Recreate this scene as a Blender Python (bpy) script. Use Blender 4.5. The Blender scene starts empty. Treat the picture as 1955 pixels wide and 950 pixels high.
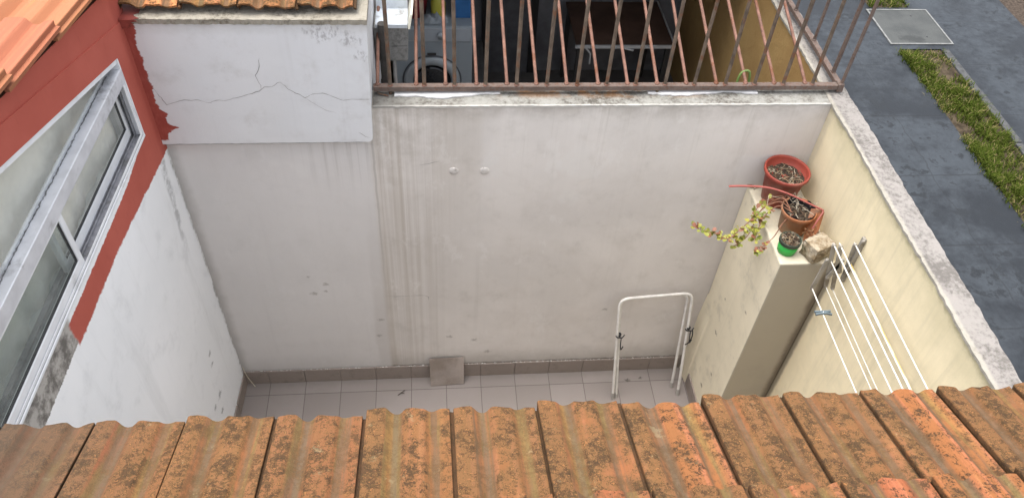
import bpy, math, random
from mathutils import Vector, Matrix
random.seed(7)
C = bpy.context.scene.collection
sc = bpy.context.scene
PI = math.pi

# ------------------------------------------------------------------ camera
cam = bpy.data.objects.new('camera', bpy.data.cameras.new('camera'))
C.objects.link(cam)
r_ = Vector((0.9954, -0.0798, 0.0535)); u_ = Vector((0.0222, 0.7327, 0.6802)); f_ = Vector((0.0935, 0.6759, -0.7311))
m = Matrix.Identity(4)
for i in range(3):
    m[i][0] = r_[i]; m[i][1] = u_[i]; m[i][2] = -f_[i]
m.translation = Vector((1.4442, -3.9814, 5.9211))
cam.matrix_world = m
cam.data.sensor_width = 36; cam.data.lens = 28.14
cam.data.clip_end = 2000; cam.data.clip_start = 0.05
sc.camera = cam

# ------------------------------------------------------------------ light
SUN_EL, SUN_AZ = math.radians(77), math.radians(-62)      # azimuth clockwise from +y: broad soft light of an overcast sky
w = bpy.data.worlds.new('World'); sc.world = w; w.use_nodes = True
nt = w.node_tree
bg = nt.nodes['Background']
sky = nt.nodes.new('ShaderNodeTexSky'); sky.sky_type = 'NISHITA'; sky.sun_disc = False
sky.sun_elevation = SUN_EL; sky.sun_rotation = SUN_AZ; sky.dust_density = 4.0; sky.air_density = 1.0; sky.ozone_density = 1.0
hs = nt.nodes.new('ShaderNodeHueSaturation'); hs.inputs['Saturation'].default_value = 0.32
nt.links.new(sky.outputs[0], hs.inputs['Color']); nt.links.new(hs.outputs[0], bg.inputs['Color'])
bg.inputs['Strength'].default_value = 0.15
sl = bpy.data.lights.new('sun', 'SUN'); sl.energy = 0.55; sl.angle = math.radians(50); sl.color = (1, 0.95, 0.87)
sun = bpy.data.objects.new('sun', sl); C.objects.link(sun)
sd = Vector((math.sin(SUN_AZ) * math.cos(SUN_EL), math.cos(SUN_AZ) * math.cos(SUN_EL), math.sin(SUN_EL)))
sun.rotation_euler = sd.to_track_quat('Z', 'Y').to_euler()
sun.location = (0, 0, 12)
vs = sc.view_settings
vs.view_transform = 'Standard'; vs.look = 'None'; vs.gamma = 1.0; vs.exposure = 1.66

# ------------------------------------------------------------------ material helper
class Sk:
    def __init__(s, b, sock): s.b = b; s.s = sock
    def _m(s, op, *a, clamp=False): return s.b.math(op, s, *a, clamp=clamp)
    def __add__(s, o): return s._m('ADD', o)
    __radd__ = __add__
    def __sub__(s, o): return s._m('SUBTRACT', o)
    def __rsub__(s, o): return s.b.math('SUBTRACT', o, s)
    def __mul__(s, o): return s._m('MULTIPLY', o)
    __rmul__ = __mul__
    def __truediv__(s, o): return s._m('DIVIDE', o)
class B:
    def __init__(s, name):
        s.mat = bpy.data.materials.new(name); s.mat.use_nodes = True
        s.nt = s.mat.node_tree; s.nt.nodes.clear()
        s._pos = None; s._x = None
    def put(s, inp, v):
        if isinstance(v, Sk): s.nt.links.new(v.s, inp)
        elif isinstance(v, (tuple, list)):
            v = tuple(v)
            inp.default_value = v + (1.0,) if (len(inp.default_value) == 4 and len(v) == 3) else v
        else: inp.default_value = v
    def node(s, t): return s.nt.nodes.new(t)
    def math(s, op, *a, clamp=False):
        n = s.node('ShaderNodeMath'); n.operation = op; n.use_clamp = clamp
        for i, v in enumerate(a): s.put(n.inputs[i], v)
        return Sk(s, n.outputs[0])
    def pos(s):
        if s._pos is None: s._pos = Sk(s, s.node('ShaderNodeNewGeometry').outputs['Position'])
        return s._pos
    def xyz(s):
        if s._x is None:
            n = s.node('ShaderNodeSeparateXYZ'); s.put(n.inputs[0], s.pos())
            s._x = tuple(Sk(s, n.outputs[i]) for i in range(3))
        return s._x
    def comb(s, x, y, z):
        n = s.node('ShaderNodeCombineXYZ')
        for i, v in enumerate((x, y, z)): s.put(n.inputs[i], v)
        return Sk(s, n.outputs[0])
    def scaled(s, v, sx, sy, sz):
        n = s.node('ShaderNodeVectorMath'); n.operation = 'MULTIPLY'
        s.put(n.inputs[0], v); n.inputs[1].default_value = (sx, sy, sz)
        return Sk(s, n.outputs[0])
    def noise(s, scale=5, detail=4, rough=.55, sx=1, sy=1, sz=1, vec=None, dist=0):
        v = vec if vec is not None else s.pos()
        if (sx, sy, sz) != (1, 1, 1): v = s.scaled(v, sx, sy, sz)
        n = s.node('ShaderNodeTexNoise'); s.put(n.inputs['Vector'], v)
        n.inputs['Scale'].default_value = scale; n.inputs['Detail'].default_value = detail
        n.inputs['Roughness'].default_value = rough; n.inputs['Distortion'].default_value = dist
        return Sk(s, n.outputs[0])
    def voro(s, scale=5, vec=None, feature='F1'):
        n = s.node('ShaderNodeTexVoronoi'); n.feature = feature; s.put(n.inputs['Vector'], vec if vec is not None else s.pos())
        n.inputs['Scale'].default_value = scale
        return Sk(s, n.outputs['Distance'])
    def white(s, v):
        n = s.node('ShaderNodeTexWhiteNoise'); n.noise_dimensions = '3D'; s.put(n.inputs['Vector'], v)
        return Sk(s, n.outputs['Value'])
    def ss(s, x, a, b):                      # smooth step from a (0) to b (1)
        n = s.node('ShaderNodeMapRange'); n.interpolation_type = 'SMOOTHSTEP'
        s.put(n.inputs['Value'], x)
        if isinstance(a, (int, float)) and isinstance(b, (int, float)) and a > b:
            n.inputs['From Min'].default_value = b; n.inputs['From Max'].default_value = a
            n.inputs['To Min'].default_value = 1; n.inputs['To Max'].default_value = 0
        else:
            s.put(n.inputs['From Min'], a); s.put(n.inputs['From Max'], b)
        return Sk(s, n.outputs[0])
    def lin(s, x, a, b, c, d):
        n = s.node('ShaderNodeMapRange'); s.put(n.inputs['Value'], x)
        for k, v in zip(('From Min', 'From Max', 'To Min', 'To Max'), (a, b, c, d)): n.inputs[k].default_value = v
        return Sk(s, n.outputs[0])
    def mix(s, f, a, b, mode='MIX'):
        n = s.node('ShaderNodeMix'); n.data_type = 'RGBA'; n.blend_type = mode
        s.put(n.inputs[0], f); s.put(n.inputs[6], a); s.put(n.inputs[7], b)
        return Sk(s, n.outputs[2])
    def attr(s, name):
        n = s.node('ShaderNodeAttribute'); n.attribute_name = name
        sp = s.node('ShaderNodeSeparateXYZ'); s.nt.links.new(n.outputs['Vector'], sp.inputs[0])
        return tuple(Sk(s, sp.outputs[i]) for i in range(3))
    def spots(s, pts, axes, rad, vec=None, nz=14):   # irregular small marks at listed places; returns 0..1
        x = s.xyz(); a, b = x[axes[0]], x[axes[1]]
        d = None
        for p in pts:
            pr = p[2] if len(p) > 2 else rad
            dx = (a - p[0]) / pr; dz = (b - p[1]) / (pr * .7)
            q = dx * dx + dz * dz
            d = q if d is None else s.math('MINIMUM', d, q)
        n = s.noise(nz, 5, .7)
        return s.ss(s.math('SQRT', d) + (n - .5) * 3.2, 1.0, .35)
    def bump(s, h, strength=.4, dist=.01, normal=None):
        n = s.node('ShaderNodeBump'); s.put(n.inputs['Height'], h)
        n.inputs['Strength'].default_value = strength; n.inputs['Distance'].default_value = dist
        if normal is not None: s.put(n.inputs['Normal'], normal)
        return Sk(s, n.outputs[0])
    def out(s, color, rough=.8, bump=None, metal=0., spec=.35, trans=0., emis=None):
        p = s.node('ShaderNodeBsdfPrincipled'); o = s.node('ShaderNodeOutputMaterial')
        s.put(p.inputs['Base Color'], color); s.put(p.inputs['Roughness'], rough); s.put(p.inputs['Metallic'], metal)
        p.inputs['Specular IOR Level'].default_value = spec
        if trans: p.inputs['Transmission Weight'].default_value = trans
        if bump is not None: s.put(p.inputs['Normal'], bump)
        s.nt.links.new(p.outputs[0], o.inputs[0])
        return s.mat

def simple(name, col, rough=.6, var=.15, scale=20, metal=0., bumpy=.15, spec=.4, dirt=None, dirt_t=.6):
    b = B(name)
    n = b.noise(scale, 5, .6)
    c = b.mix(b.ss(n, .3, .7), tuple(x * (1 - var) for x in col), tuple(min(1, x * (1 + var)) for x in col))
    if dirt:
        c = b.mix(b.ss(b.noise(scale * .45, 6, .7), dirt_t - .08, dirt_t + .08), c, dirt)
    return b.out(c, rough, b.bump(b.noise(scale * 4, 4, .6), bumpy, .004), metal, spec)

# ------------------------------------------------------------------ mesh helper
class MB:
    def __init__(s): s.v = []; s.f = []; s.mi = []; s.att = None; s.smooth = []
    def add(s, verts, faces, mat=0, smooth=False):
        o = len(s.v); s.v += [Vector(p) for p in verts]
        for f in faces: s.f.append(tuple(i + o for i in f)); s.mi.append(mat); s.smooth.append(smooth)
        return s
    def box(s, x0, x1, y0, y1, z0, z1, mat=0):
        return s.prism([(x0, y0), (x1, y0), (x1, y1), (x0, y1)], lambda a, b, c: (a, b, c), z0, z1, mat)
    def prism(s, poly, fn, c0, c1, mat=0):          # poly (a,b) pushed from c0 to c1; fn(a,b,c) -> xyz
        n = len(poly)
        vs_ = [fn(a, b, c0) for a, b in poly] + [fn(a, b, c1) for a, b in poly]
        fs = [tuple(range(n))[::-1], tuple(range(n, 2 * n))]
        fs += [(i, (i + 1) % n, n + (i + 1) % n, n + i) for i in range(n)]
        return s.add(vs_, fs, mat)
    def tube(s, pts, rad, seg=8, mat=0, caps=True, smooth=True):
        pts = [Vector(p) for p in pts]; n = len(pts)
        rads = rad if isinstance(rad, (list, tuple)) else [rad] * n
        vs_, fs = [], []
        t0 = (pts[1] - pts[0]).normalized()
        up = Vector((0, 0, 1)) if abs(t0.z) < .9 else Vector((1, 0, 0))
        nrm = t0.cross(up).normalized()
        for i, p in enumerate(pts):
            t = (pts[min(i + 1, n - 1)] - pts[max(i - 1, 0)]).normalized()
            nrm = (nrm - t * nrm.dot(t)).normalized(); bn = t.cross(nrm)
            for k in range(seg):
                a = 2 * PI * k / seg
                vs_.append(p + (nrm * math.cos(a) + bn * math.sin(a)) * rads[i])
        for i in range(n - 1):
            for k in range(seg):
                k2 = (k + 1) % seg
                fs.append((i * seg + k, i * seg + k2, (i + 1) * seg + k2, (i + 1) * seg + k))
        s.add(vs_, fs, mat, smooth)
        if caps:
            s.add(vs_[:seg], [tuple(range(seg))[::-1]], mat); s.add(vs_[-seg:], [tuple(range(seg))], mat)
        return s
    def lathe(s, prof, c, seg=32, mat=0, smooth=True, axis=None, wob=0):
        vs_, fs = [], []
        c = Vector(c)
        for (r, z) in prof:
            for k in range(seg):
                a = 2 * PI * k / seg; rr = r * (1 + wob * math.sin(3 * a + 1))
                p = Vector((rr * math.cos(a), rr * math.sin(a), z))
                if axis is not None: p = axis @ p
                vs_.append(c + p)
        n = len(prof)
        for i in range(n - 1):
            for k in range(seg):
                k2 = (k + 1) % seg
                fs.append((i * seg + k, i * seg + k2, (i + 1) * seg + k2, (i + 1) * seg + k))
        if prof[0][0] > 1e-4: fs.append(tuple(range(seg))[::-1])
        if prof[-1][0] > 1e-4: fs.append(tuple((n - 1) * seg + k for k in range(seg)))
        return s.add(vs_, fs, mat, smooth)
    def ribbon(s, pts, wid, fn, mat=0, jit=.006, step=.02, rnd=None):   # thin irregular line on a surface; fn(a,b)->xyz
        rnd = rnd or random
        P = [Vector((a, b)) for a, b in pts]; L = []
        for i in range(len(P) - 1):
            d = P[i + 1] - P[i]; n = max(1, int(d.length / step))
            for k in range(n): L.append(P[i] + d * k / n + Vector((rnd.gauss(0, jit), rnd.gauss(0, jit))) * (0 if (k == 0) else .6))
        L.append(P[-1])
        vs_ = []
        for i, p in enumerate(L):
            t = (L[min(i + 1, len(L) - 1)] - L[max(i - 1, 0)]).normalized(); nn = Vector((-t.y, t.x))
            ww = wid * rnd.uniform(.35, 1.2) * .5 * (0.3 if i in (0, len(L) - 1) else 1)
            vs_ += [fn(*(p + nn * ww)), fn(*(p - nn * ww))]
        return s.add(vs_, [(2 * i, 2 * i + 1, 2 * i + 3, 2 * i + 2) for i in range(len(L) - 1)], mat)
    def build(s, name, mats, parent=None, bevel=0, smooth_all=False):
        org = parent.location_world if hasattr(parent, 'location_world') else None
        o0 = Vector((0, 0, 0))
        p = parent
        while p is not None: o0 += p.location; p = p.parent
        me = bpy.data.meshes.new(name)
        me.from_pydata([v - o0 for v in s.v], [], s.f); me.update()
        mats = mats if isinstance(mats, (list, tuple)) else [mats]
        for mm in mats: me.materials.append(mm)
        me.polygons.foreach_set('material_index', s.mi)
        me.polygons.foreach_set('use_smooth', [bool(x) or smooth_all for x in s.smooth])
        if s.att and len(s.f) > 2000 and name in ('clay_tiles', 'roof', 'tiled_roof'): me.set_sharp_from_angle(angle=math.radians(20))
        if s.att:
            a = me.attributes.new('tile', 'FLOAT_VECTOR', 'POINT')
            a.data.foreach_set('vector', [c for t in s.att for c in t])
        ob = bpy.data.objects.new(name, me); C.objects.link(ob)
        if parent is not None: ob.parent = parent
        if bevel:
            md = ob.modifiers.new('bevel', 'BEVEL'); md.width = bevel; md.segments = 2; md.limit_method = 'ANGLE'; md.angle_limit = math.radians(40)
        return ob
def tag(o, label, cat, group=None):
    o['label'] = label; o['category'] = cat
    if group: o['group'] = group
    return o
def thing(name, label, cat, loc=(0, 0, 0), group=None):
    o = bpy.data.objects.new(name, None); C.objects.link(o); o.location = loc; o.empty_display_size = .1
    return tag(o, label, cat, group)
def struct(o, kind='structure'): o['kind'] = kind; return o
def arc(c, r, a0, a1, n): return [(c[0] + r * math.cos(math.radians(a0 + (a1 - a0) * i / n)), c[1] + r * math.sin(math.radians(a0 + (a1 - a0) * i / n))) for i in range(n + 1)]
def smoothpath(P, n=6):
    P = [Vector(p) for p in P]; out = []
    for i in range(len(P) - 1):
        p0, p1, p2, p3 = P[max(i - 1, 0)], P[i], P[i + 1], P[min(i + 2, len(P) - 1)]
        for k in range(n):
            t = k / n
            out.append(.5 * ((2 * p1) + (p2 - p0) * t + (2 * p0 - 5 * p1 + 4 * p2 - p3) * t * t + (3 * p1 - p0 - 3 * p2 + p3) * t ** 3))
    out.append(P[-1]); return out

# key measures (metres)
XL, XR, XO = -0.204, 3.987, 4.129      # left wall plane, right wall inner and outer face
H = 2.915                              # top of the walls
XP, DP, HP = 3.617, 0.75, 2.2255       # pillar
XB = 1.075                             # right end of the higher cracked wall
T = 0.30; TA = 0.133                   # floor tile, first cut row
SP, CP = math.sin(math.radians(2.3)), math.cos(math.radians(2.3))
def LW(u, z, n): return (XL - SP * u + CP * n, -CP * u - SP * n, z)     # left wall: u toward the camera, n out of the wall

# ------------------------------------------------------------------ materials of the setting
def m_plaster(name, base, streak=.5, grime=(.30, .27, .23), extra=None, rough=.9, cool=None):
    b = B(name); x, y, z = b.xyz()
    n1 = b.noise(1.1, 5, .6); n2 = b.noise(5, 6, .65); n3 = b.noise(34, 4, .6)
    c = b.mix(b.ss(n1, .35, .68), tuple(k * .93 for k in base), tuple(k * 1.05 for k in base))
    if cool: c = b.mix(b.ss(b.noise(.7, 3, .5), .35, .65), c, cool)
    c = b.mix(b.ss(n2, .50, .80) * .28, c, grime)
    st = b.noise(1.0, 5, .7, 13, 13, .35)
    c = b.mix(b.ss(st, .52, .78) * streak * .5, c, grime)
    st2 = b.noise(1.0, 3, .6, 34, 34, .5)
    c = b.mix(b.ss(st2, .56, .75) * streak * .28, c, tuple(min(1, k * 1.12) for k in base))
    if extra: c = extra(b, c, x, y, z)
    sp = b.ss(b.noise(90, 3, .6), .68, .76) * b.ss(n2, .5, .6)
    c = b.mix(sp * .35, c, tuple(k * .45 for k in grime))
    h = n2 * .5 + n3 * .35 + b.noise(120, 3, .6) * .25 + b.noise(2.6, 3, .55, 1, 1, 1.6) * 2.2
    return b.out(c, rough, b.bump(h, .35, .006), 0, .2)

def back_extra(b, c, x, y, z):
    G1 = (.37, .315, .255)
    wob = (b.noise(2.2, 4, .6, 1, 1, .35) - .5) * .22
    # brown run-off band below the end of the higher wall
    band = b.ss(x + wob, 1.0, 1.09) * b.ss(x + wob, 1.75, 1.15)
    st = b.ss(b.noise(1.0, 5, .7, 22, 22, .22), .36, .66)
    c = b.mix(band * st * (b.ss(z, .1, 2.6) * .5 + .5) * .62, c, G1)
    c = b.mix(band * b.ss(b.noise(4.5, 6, .7), .40, .68) * b.ss(z, 2.0, 2.8) * .5, c, (.30, .265, .22))
    b2 = b.ss(x + wob * .5, 1.40, 1.46) * b.ss(x + wob * .5, 1.78, 1.70) * b.ss(z, 1.6, 2.7)
    c = b.mix(b2 * .22, c, (.45, .39, .32))
    low = b.ss(x + wob * .6, .93, .97) * b.ss(x + wob, 1.14, 1.02) * b.ss(z + wob, 2.4, .6)
    c = b.mix(low * .5, c, G1)
    c = b.mix(b.ss(b.noise(1.7, 6, .72, dist=.6) + (b.noise(8, 5, .7) - .5) * .25, .50, .68) * .22, c, (.52, .475, .43))
    c = b.mix(b.ss(b.noise(3.1, 6, .75, 1.2, 1, .7), .57, .63) * .22, c, (.78, .76, .735))
    # drips below the coping and grime above the skirting
    dr = b.ss(b.noise(1.0, 4, .75, 17, 17, .5), .50, .72) * b.ss(z, 2.0, 2.9)
    c = b.mix(dr * .30, c, (.42, .385, .34))
    top = b.ss(z + (b.noise(9, 5, .7) - .5) * .18, 2.76, 2.90)
    c = b.mix(top * .4 * b.ss(b.noise(3.5, 5, .6), .35, .6), c, (.24, .21, .17))
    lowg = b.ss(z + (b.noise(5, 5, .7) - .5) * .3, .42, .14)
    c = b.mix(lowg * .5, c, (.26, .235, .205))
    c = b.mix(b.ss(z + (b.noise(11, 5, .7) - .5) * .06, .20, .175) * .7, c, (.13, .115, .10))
    # left part is a cooler, newer paint with a streaky upper edge under the higher wall
    cl = b.ss(x, 1.06, 1.02)
    c = b.mix(cl * .55, c, (.63, .615, .61))
    c = b.mix(cl * b.ss(b.noise(1.0, 4, .7, 25, 25, .4), .46, .68) * b.ss(z, 2.1, 2.7) * b.ss(x, .3, .95) * .45, c, (.30, .27, .24))
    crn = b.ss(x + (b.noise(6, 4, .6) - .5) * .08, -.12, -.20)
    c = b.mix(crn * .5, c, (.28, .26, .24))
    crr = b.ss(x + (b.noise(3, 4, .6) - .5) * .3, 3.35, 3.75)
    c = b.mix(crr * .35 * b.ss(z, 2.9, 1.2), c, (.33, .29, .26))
    # pale repaired patches
    c = b.mix(b.ss(b.noise(2.3, 3, .5), .60, .66) * b.ss(z, 1.7, 2.2) * .35, c, (.70, .68, .65))
    mk = b.spots([(.51, 1.166, .035), (.608, 1.272, .03), (.60, 1.19, .022), (.991, .819, .03), (.961, .612, .03), (1.736, .512, .032), (1.532, .567, .03), (1.851, .342, .035), (2.795, .868, .028), (.49, 1.36, .02)], (0, 2), .03, nz=60)
    c = b.mix(mk * .6, c, (.30, .275, .25))
    seam = b.ss(b.math('ABSOLUTE', x - 1.052 + (b.noise(6, 3, .6) - .5) * .02), .011, .003) * b.ss(z, .25, .6)
    c = b.mix(seam * .35 * b.ss(z, .6, 2.5), c, (.22, .20, .17))
    return c
MAT_back = m_plaster('back_wall_plaster', (.655, .618, .582), .26, extra=back_extra)
def shed_extra(b, c, x, y, z):
    c = b.mix(b.ss(z + (b.noise(7, 5, .7) - .5) * .12, 3.42, 3.50) * .35, c, (.36, .34, .31))
    wash = b.spots([(.85, 3.45, .10), (.98, 3.40, .08), (1.03, 3.30, .06)], (0, 2), .1, nz=16) * b.ss(b.noise(50, 5, .7, 1, 1, .5), .45, .6)
    c = b.mix(wash * .6, c, (.26, .25, .25))
    # ragged brushed red paint on the left edge
    nb = (b.noise(13, 5, .7, 1, 1, 1.6) - .5) * .055 + (b.noise(28, 4, .75) - .5) * .03 + (b.noise(75, 4, .75, .45, 1, 1) - .5) * .016
    def g(z0, w_, a):
        d = (z - z0) / w_
        return b.math('POWER', 2.718, d * d * -1.0) * a
    lim = g(2.845, .07, .030) + g(2.797, .016, .055) + g(2.90, .022, .030) + g(2.768, .012, .026) + g(3.47, .05, .018) - .162
    red = b.ss(x + nb, lim + .004, lim - .004) * b.ss(z + nb, 2.69, 2.71)
    rc = b.mix(b.ss(b.noise(25, 5, .7, 1, 1, .5), .4, .65), (.29, .062, .047), (.34, .08, .06))
    return b.mix(red, c, rc)
MAT_shed = m_plaster('upper_wall_plaster', (.65, .645, .64), .25, cool=(.645, .65, .66), extra=shed_extra)
MAT_bumpwall = m_plaster('house_wall_plaster', (.58, .57, .55), .3)

def m_coping(name, pale=(.55, .52, .48), dark=(.085, .078, .066), rust=False, lightfun=None, amount=.5, mid=(.21, .195, .17)):
    b = B(name); x, y, z = b.xyz()
    n = b.noise(7, 8, .72); n2 = b.noise(38, 6, .7); n3 = b.noise(2.2, 4, .6)
    c = b.mix(b.ss(n + (n3 - .5) * .6 + (n2 - .5) * .7, amount - .14, amount + .20), pale, mid)
    c = b.mix(b.ss(n2 * .55 + n * .45 + (n3 - .5) * .5, .49, .62) * .65, c, dark)
    c = b.mix(b.ss(b.noise(45, 5, .7) + (n - .5) * .5, .56, .70) * .4, c, pale)
    if rust:
        rs = b.ss(b.noise(5.5, 4, .65), .44, .60) * b.ss(y, .05, .13) * b.ss(x, 1.75, 2.0) * b.ss(x, 3.3, 3.0)
        c = b.mix(rs * .7, c, (.30, .14, .045))
        edge = b.ss(y + (b.noise(24, 5, .7) - .5) * .02, .014, .003)
        c = b.mix(edge * .7, c, (.56, .54, .50))
        inn = b.ss(x, 1.5, 1.1)
        c = b.mix(inn * .5, c, (.13, .12, .105))
    if lightfun: c = lightfun(b, c, x, y, z)
    return b.out(c, .95, b.bump(n2 * .6 + b.noise(110, 4, .7) * .5 + n * .4, .7, .012), 0, .15)
MAT_cop_back = m_coping('back_coping_concrete', pale=(.31, .305, .275), rust=True, amount=.46, mid=(.155, .142, .122))
def coping_right(b, c, x, y, z):
    e = b.ss(x + (b.noise(17, 5, .7) - .5) * .03, 4.012, 3.994)
    return b.mix(e * .5, c, (.42, .39, .32))
MAT_cop_right = m_coping('right_coping_concrete', pale=(.275, .255, .235), dark=(.115, .105, .095), lightfun=coping_right, amount=.50, mid=(.19, .175, .16))
MAT_cop_bump = m_coping('upper_coping_plaster', pale=(.31, .285, .235), dark=(.10, .085, .065), amount=.49, mid=(.21, .19, .15))

def cream_extra(b, c, x, y, z):
    top = b.ss(z + (b.noise(4, 6, .7) - .5) * .55, 2.62, 2.93)
    c = b.mix(top * .6, c, (.52, .465, .30))
    c = b.mix(b.ss(z + (b.noise(12, 6, .7) - .5) * .16, 2.84, 2.91) * .55, c, (.28, .255, .15))
    c = b.mix(b.ss(b.noise(1.0, 5, .7, 1, 10, .45), .52, .70) * b.ss(z, 1.9, 2.85) * .3, c, (.56, .50, .33))
    c = b.mix(b.ss(b.noise(2.6, 5, .65), .52, .70) * .4, c, (.62, .56, .39))
    c = b.mix(b.ss(b.noise(1.0, 4, .7, 3, 9, .6), .50, .72) * .28, c, (.42, .38, .27))
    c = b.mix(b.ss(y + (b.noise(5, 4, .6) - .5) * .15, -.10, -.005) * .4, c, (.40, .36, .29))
    # rusty yellow runs below the drying rods
    ry = b.ss(b.math('ABSOLUTE', z - 2.36 + (b.noise(3, 3, .6) - .5) * .05), .035, .008) * b.ss(b.noise(4, 4, .7), .50, .60) * b.ss(y, -.98, -1.02)
    c = b.mix(ry * .75, c, (.62, .43, .10))
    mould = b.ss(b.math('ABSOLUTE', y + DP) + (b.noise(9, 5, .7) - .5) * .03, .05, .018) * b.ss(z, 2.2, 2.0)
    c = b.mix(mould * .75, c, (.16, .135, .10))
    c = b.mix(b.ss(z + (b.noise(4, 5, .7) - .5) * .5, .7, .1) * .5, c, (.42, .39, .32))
    return c
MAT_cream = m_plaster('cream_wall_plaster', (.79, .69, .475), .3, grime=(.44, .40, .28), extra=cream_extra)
def pillar_extra(b, c, x, y, z):
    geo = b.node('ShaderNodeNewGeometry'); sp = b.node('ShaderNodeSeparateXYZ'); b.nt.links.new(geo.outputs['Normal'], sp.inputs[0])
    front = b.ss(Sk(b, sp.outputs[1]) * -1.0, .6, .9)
    c = b.mix(front * .8, c, (.31, .275, .22))              # the front face takes a darker, browner tone than the sides
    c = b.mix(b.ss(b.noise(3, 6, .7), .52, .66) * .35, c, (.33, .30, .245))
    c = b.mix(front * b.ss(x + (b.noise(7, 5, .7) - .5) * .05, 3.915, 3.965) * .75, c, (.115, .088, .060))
    c = b.mix(b.ss(z + (b.noise(10, 6, .7) - .5) * .2, 2.16, 2.24) * .55, c, (.36, .33, .265))
    mk = b.spots([(-.33, .95, .03), (-.5, .62, .022), (-.28, 1.3, .02), (-.6, 1.55, .02), (-.42, .35, .03)], (1, 2), .03, nz=45)
    return b.mix(mk * .7, c, (.16, .14, .11))
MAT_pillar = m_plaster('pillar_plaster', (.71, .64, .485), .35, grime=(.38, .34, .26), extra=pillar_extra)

def leftwall_mat():
    b = B('painted_house_plaster'); x, y, z = b.xyz()
    u = (x - XL) * -SP + y * -CP
    n1 = b.noise(1.2, 5, .6); n2 = b.noise(5, 6, .65)
    c = b.mix(b.ss(n1, .35, .68), (.80, .815, .825), (.85, .86, .87))
    c = b.mix(b.ss(n2, .52, .78) * .25, c, (.42, .43, .44))
    c = b.mix(b.ss(b.noise(1.0, 4, .7, 7, 7, .8), .50, .75) * .2, c, (.52, .53, .53))
    # grey drip marks below the sill corner and scuffs
    dk = b.ss(b.math('ABSOLUTE', u - .13 - (2.6 - z) * .12 + (b.noise(5, 4, .6) - .5) * .10), .055, .012) * b.ss(z, 1.75, 2.2) * b.ss(b.noise(20, 5, .7), .35, .6)
    c = b.mix(dk * .55, c, (.22, .22, .22))
    mk = b.spots([(-.42, 1.02, .035), (-.44, .92, .035), (-.50, .6, .05), (-.62, .62, .035), (-.9, .42, .04), (-.86, .40, .04), (-.55, .45, .04)], (1, 2), .03, nz=38)
    c = b.mix(mk * .6, c, (.20, .20, .20))
    cor = b.ss(u + (b.noise(13, 5, .7) - .5) * .05, .035, .005) * b.ss(b.noise(6, 5, .7), .40, .6)
    c = b.mix(cor * .7, c, (.20, .19, .175))
    # red paint
    br = (b.noise(9, 5, .65) - .5) * .05 + (b.noise(70, 5, .75, 1, 1, .30) - .5) * .030
    line = b.math('MINIMUM', b.math('MAXIMUM', u, 0.0), 0.95) * .095 + 2.602
    top = 2.895 - b.ss(u, .2, .7) * .045 + (b.noise(24, 6, .75) - .5) * .035
    zone = b.ss(z + br, line - .007, line + .007) * b.ss(u + br * 1.5, 1.575, 1.55)
    rough_edge = b.ss(z, top - .004, top + .004) * b.ss(u, .23, .26) * b.ss(z, 3.0, 2.9)
    zone = zone * (1.0 - rough_edge)
    reds = b.mix(b.ss(b.noise(2.2, 5, .6), .35, .7), (.400, .096, .070), (.450, .115, .085))
    reds = b.mix(b.ss(b.noise(30, 5, .7, 1, 1, .3), .56, .72) * .3, reds, (.30, .075, .060))
    reds = b.mix(b.ss(u + (b.noise(9, 3, .6) - .5) * .06, .12, .07) * .4, reds, (.30, .062, .048))
    cem = b.mix(b.ss(b.noise(9, 6, .7), .42, .62), (.42, .40, .37), (.15, .14, .128))
    up = b.ss(z + br, line + .02, line + .028) * b.ss(u, 1.53, 1.57)
    c = b.mix(up, c, cem)
    hi = b.ss(z, 3.2, 3.3)
    zone = b.math('MAXIMUM', zone, hi)
    nn_ = (x - XL) * CP - y * SP
    keep = b.math('MAXIMUM', b.ss(nn_, -.016, -.008), b.ss(z - u * .256, 3.40, 3.405))
    zone = zone * keep
    c = b.mix(keep, (.60, .62, .60), c)
    c = b.mix(zone, c, reds)
    h = n2 * .5 + b.noise(34, 4, .6) * .4 + zone * .15
    return b.out(c, b.mix(zone, (.9, .9, .9), (.75, .75, .75)), b.bump(h, .35, .006), 0, .12)
MAT_left = leftwall_mat()
MAT_red = simple('red_masonry_paint', (.22, .048, .036), .65, .25, 12, bumpy=.4, spec=.25)
MAT_crack = simple('crack_shadow_dirt', (.20, .185, .17), .95, .3, 40)

def m_floor():
    b = B('floor_tile'); x, y, z = b.xyz()
    fx = x / T + 20.0; fy = (y + TA) / T + 40.0
    ix = b.math('FLOOR', fx); iy = b.math('FLOOR', fy)
    wv = b.white(b.comb(ix, iy, 0.0))
    gx = b.math('ABSOLUTE', b.math('FRACT', fx + .5) - .5); gy = b.math('ABSOLUTE', b.math('FRACT', fy + .5) - .5)
    g = b.math('MINIMUM', gx, gy) + (b.noise(30, 4, .6) - .5) * .006
    gr = b.ss(g, .0105, .006)
    c = b.mix(wv, (.235, .205, .19), (.275, .242, .226))
    c = b.mix(b.ss(b.noise(3, 6, .65), .45, .72) * .4, c, (.24, .21, .19))
    c = b.mix(b.ss(b.noise(60, 4, .7), .60, .72) * .25, c, (.18, .16, .145))
    mk = b.spots([(2.05, -.42, .012), (1.95, -.55, .008), (3.1, -.12, .03), (3.22, -.1, .02), (.6, -.62, .01)], (0, 1), .02, nz=50)
    c = b.mix(mk * .8, c, (.08, .07, .06))
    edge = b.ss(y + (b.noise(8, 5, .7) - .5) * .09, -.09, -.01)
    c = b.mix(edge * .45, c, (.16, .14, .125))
    c = b.mix(b.ss(b.noise(1.6, 5, .7), .48, .66) * .3, c, (.24, .21, .19))
    c = b.mix(gr * .85, c, (.085, .072, .062))
    return b.out(c, .62, b.bump((1.0 - gr) * .6 + b.noise(80, 3, .6) * .15 + wv * .1, .4, .004), 0, .35)
MAT_floor = m_floor()
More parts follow.
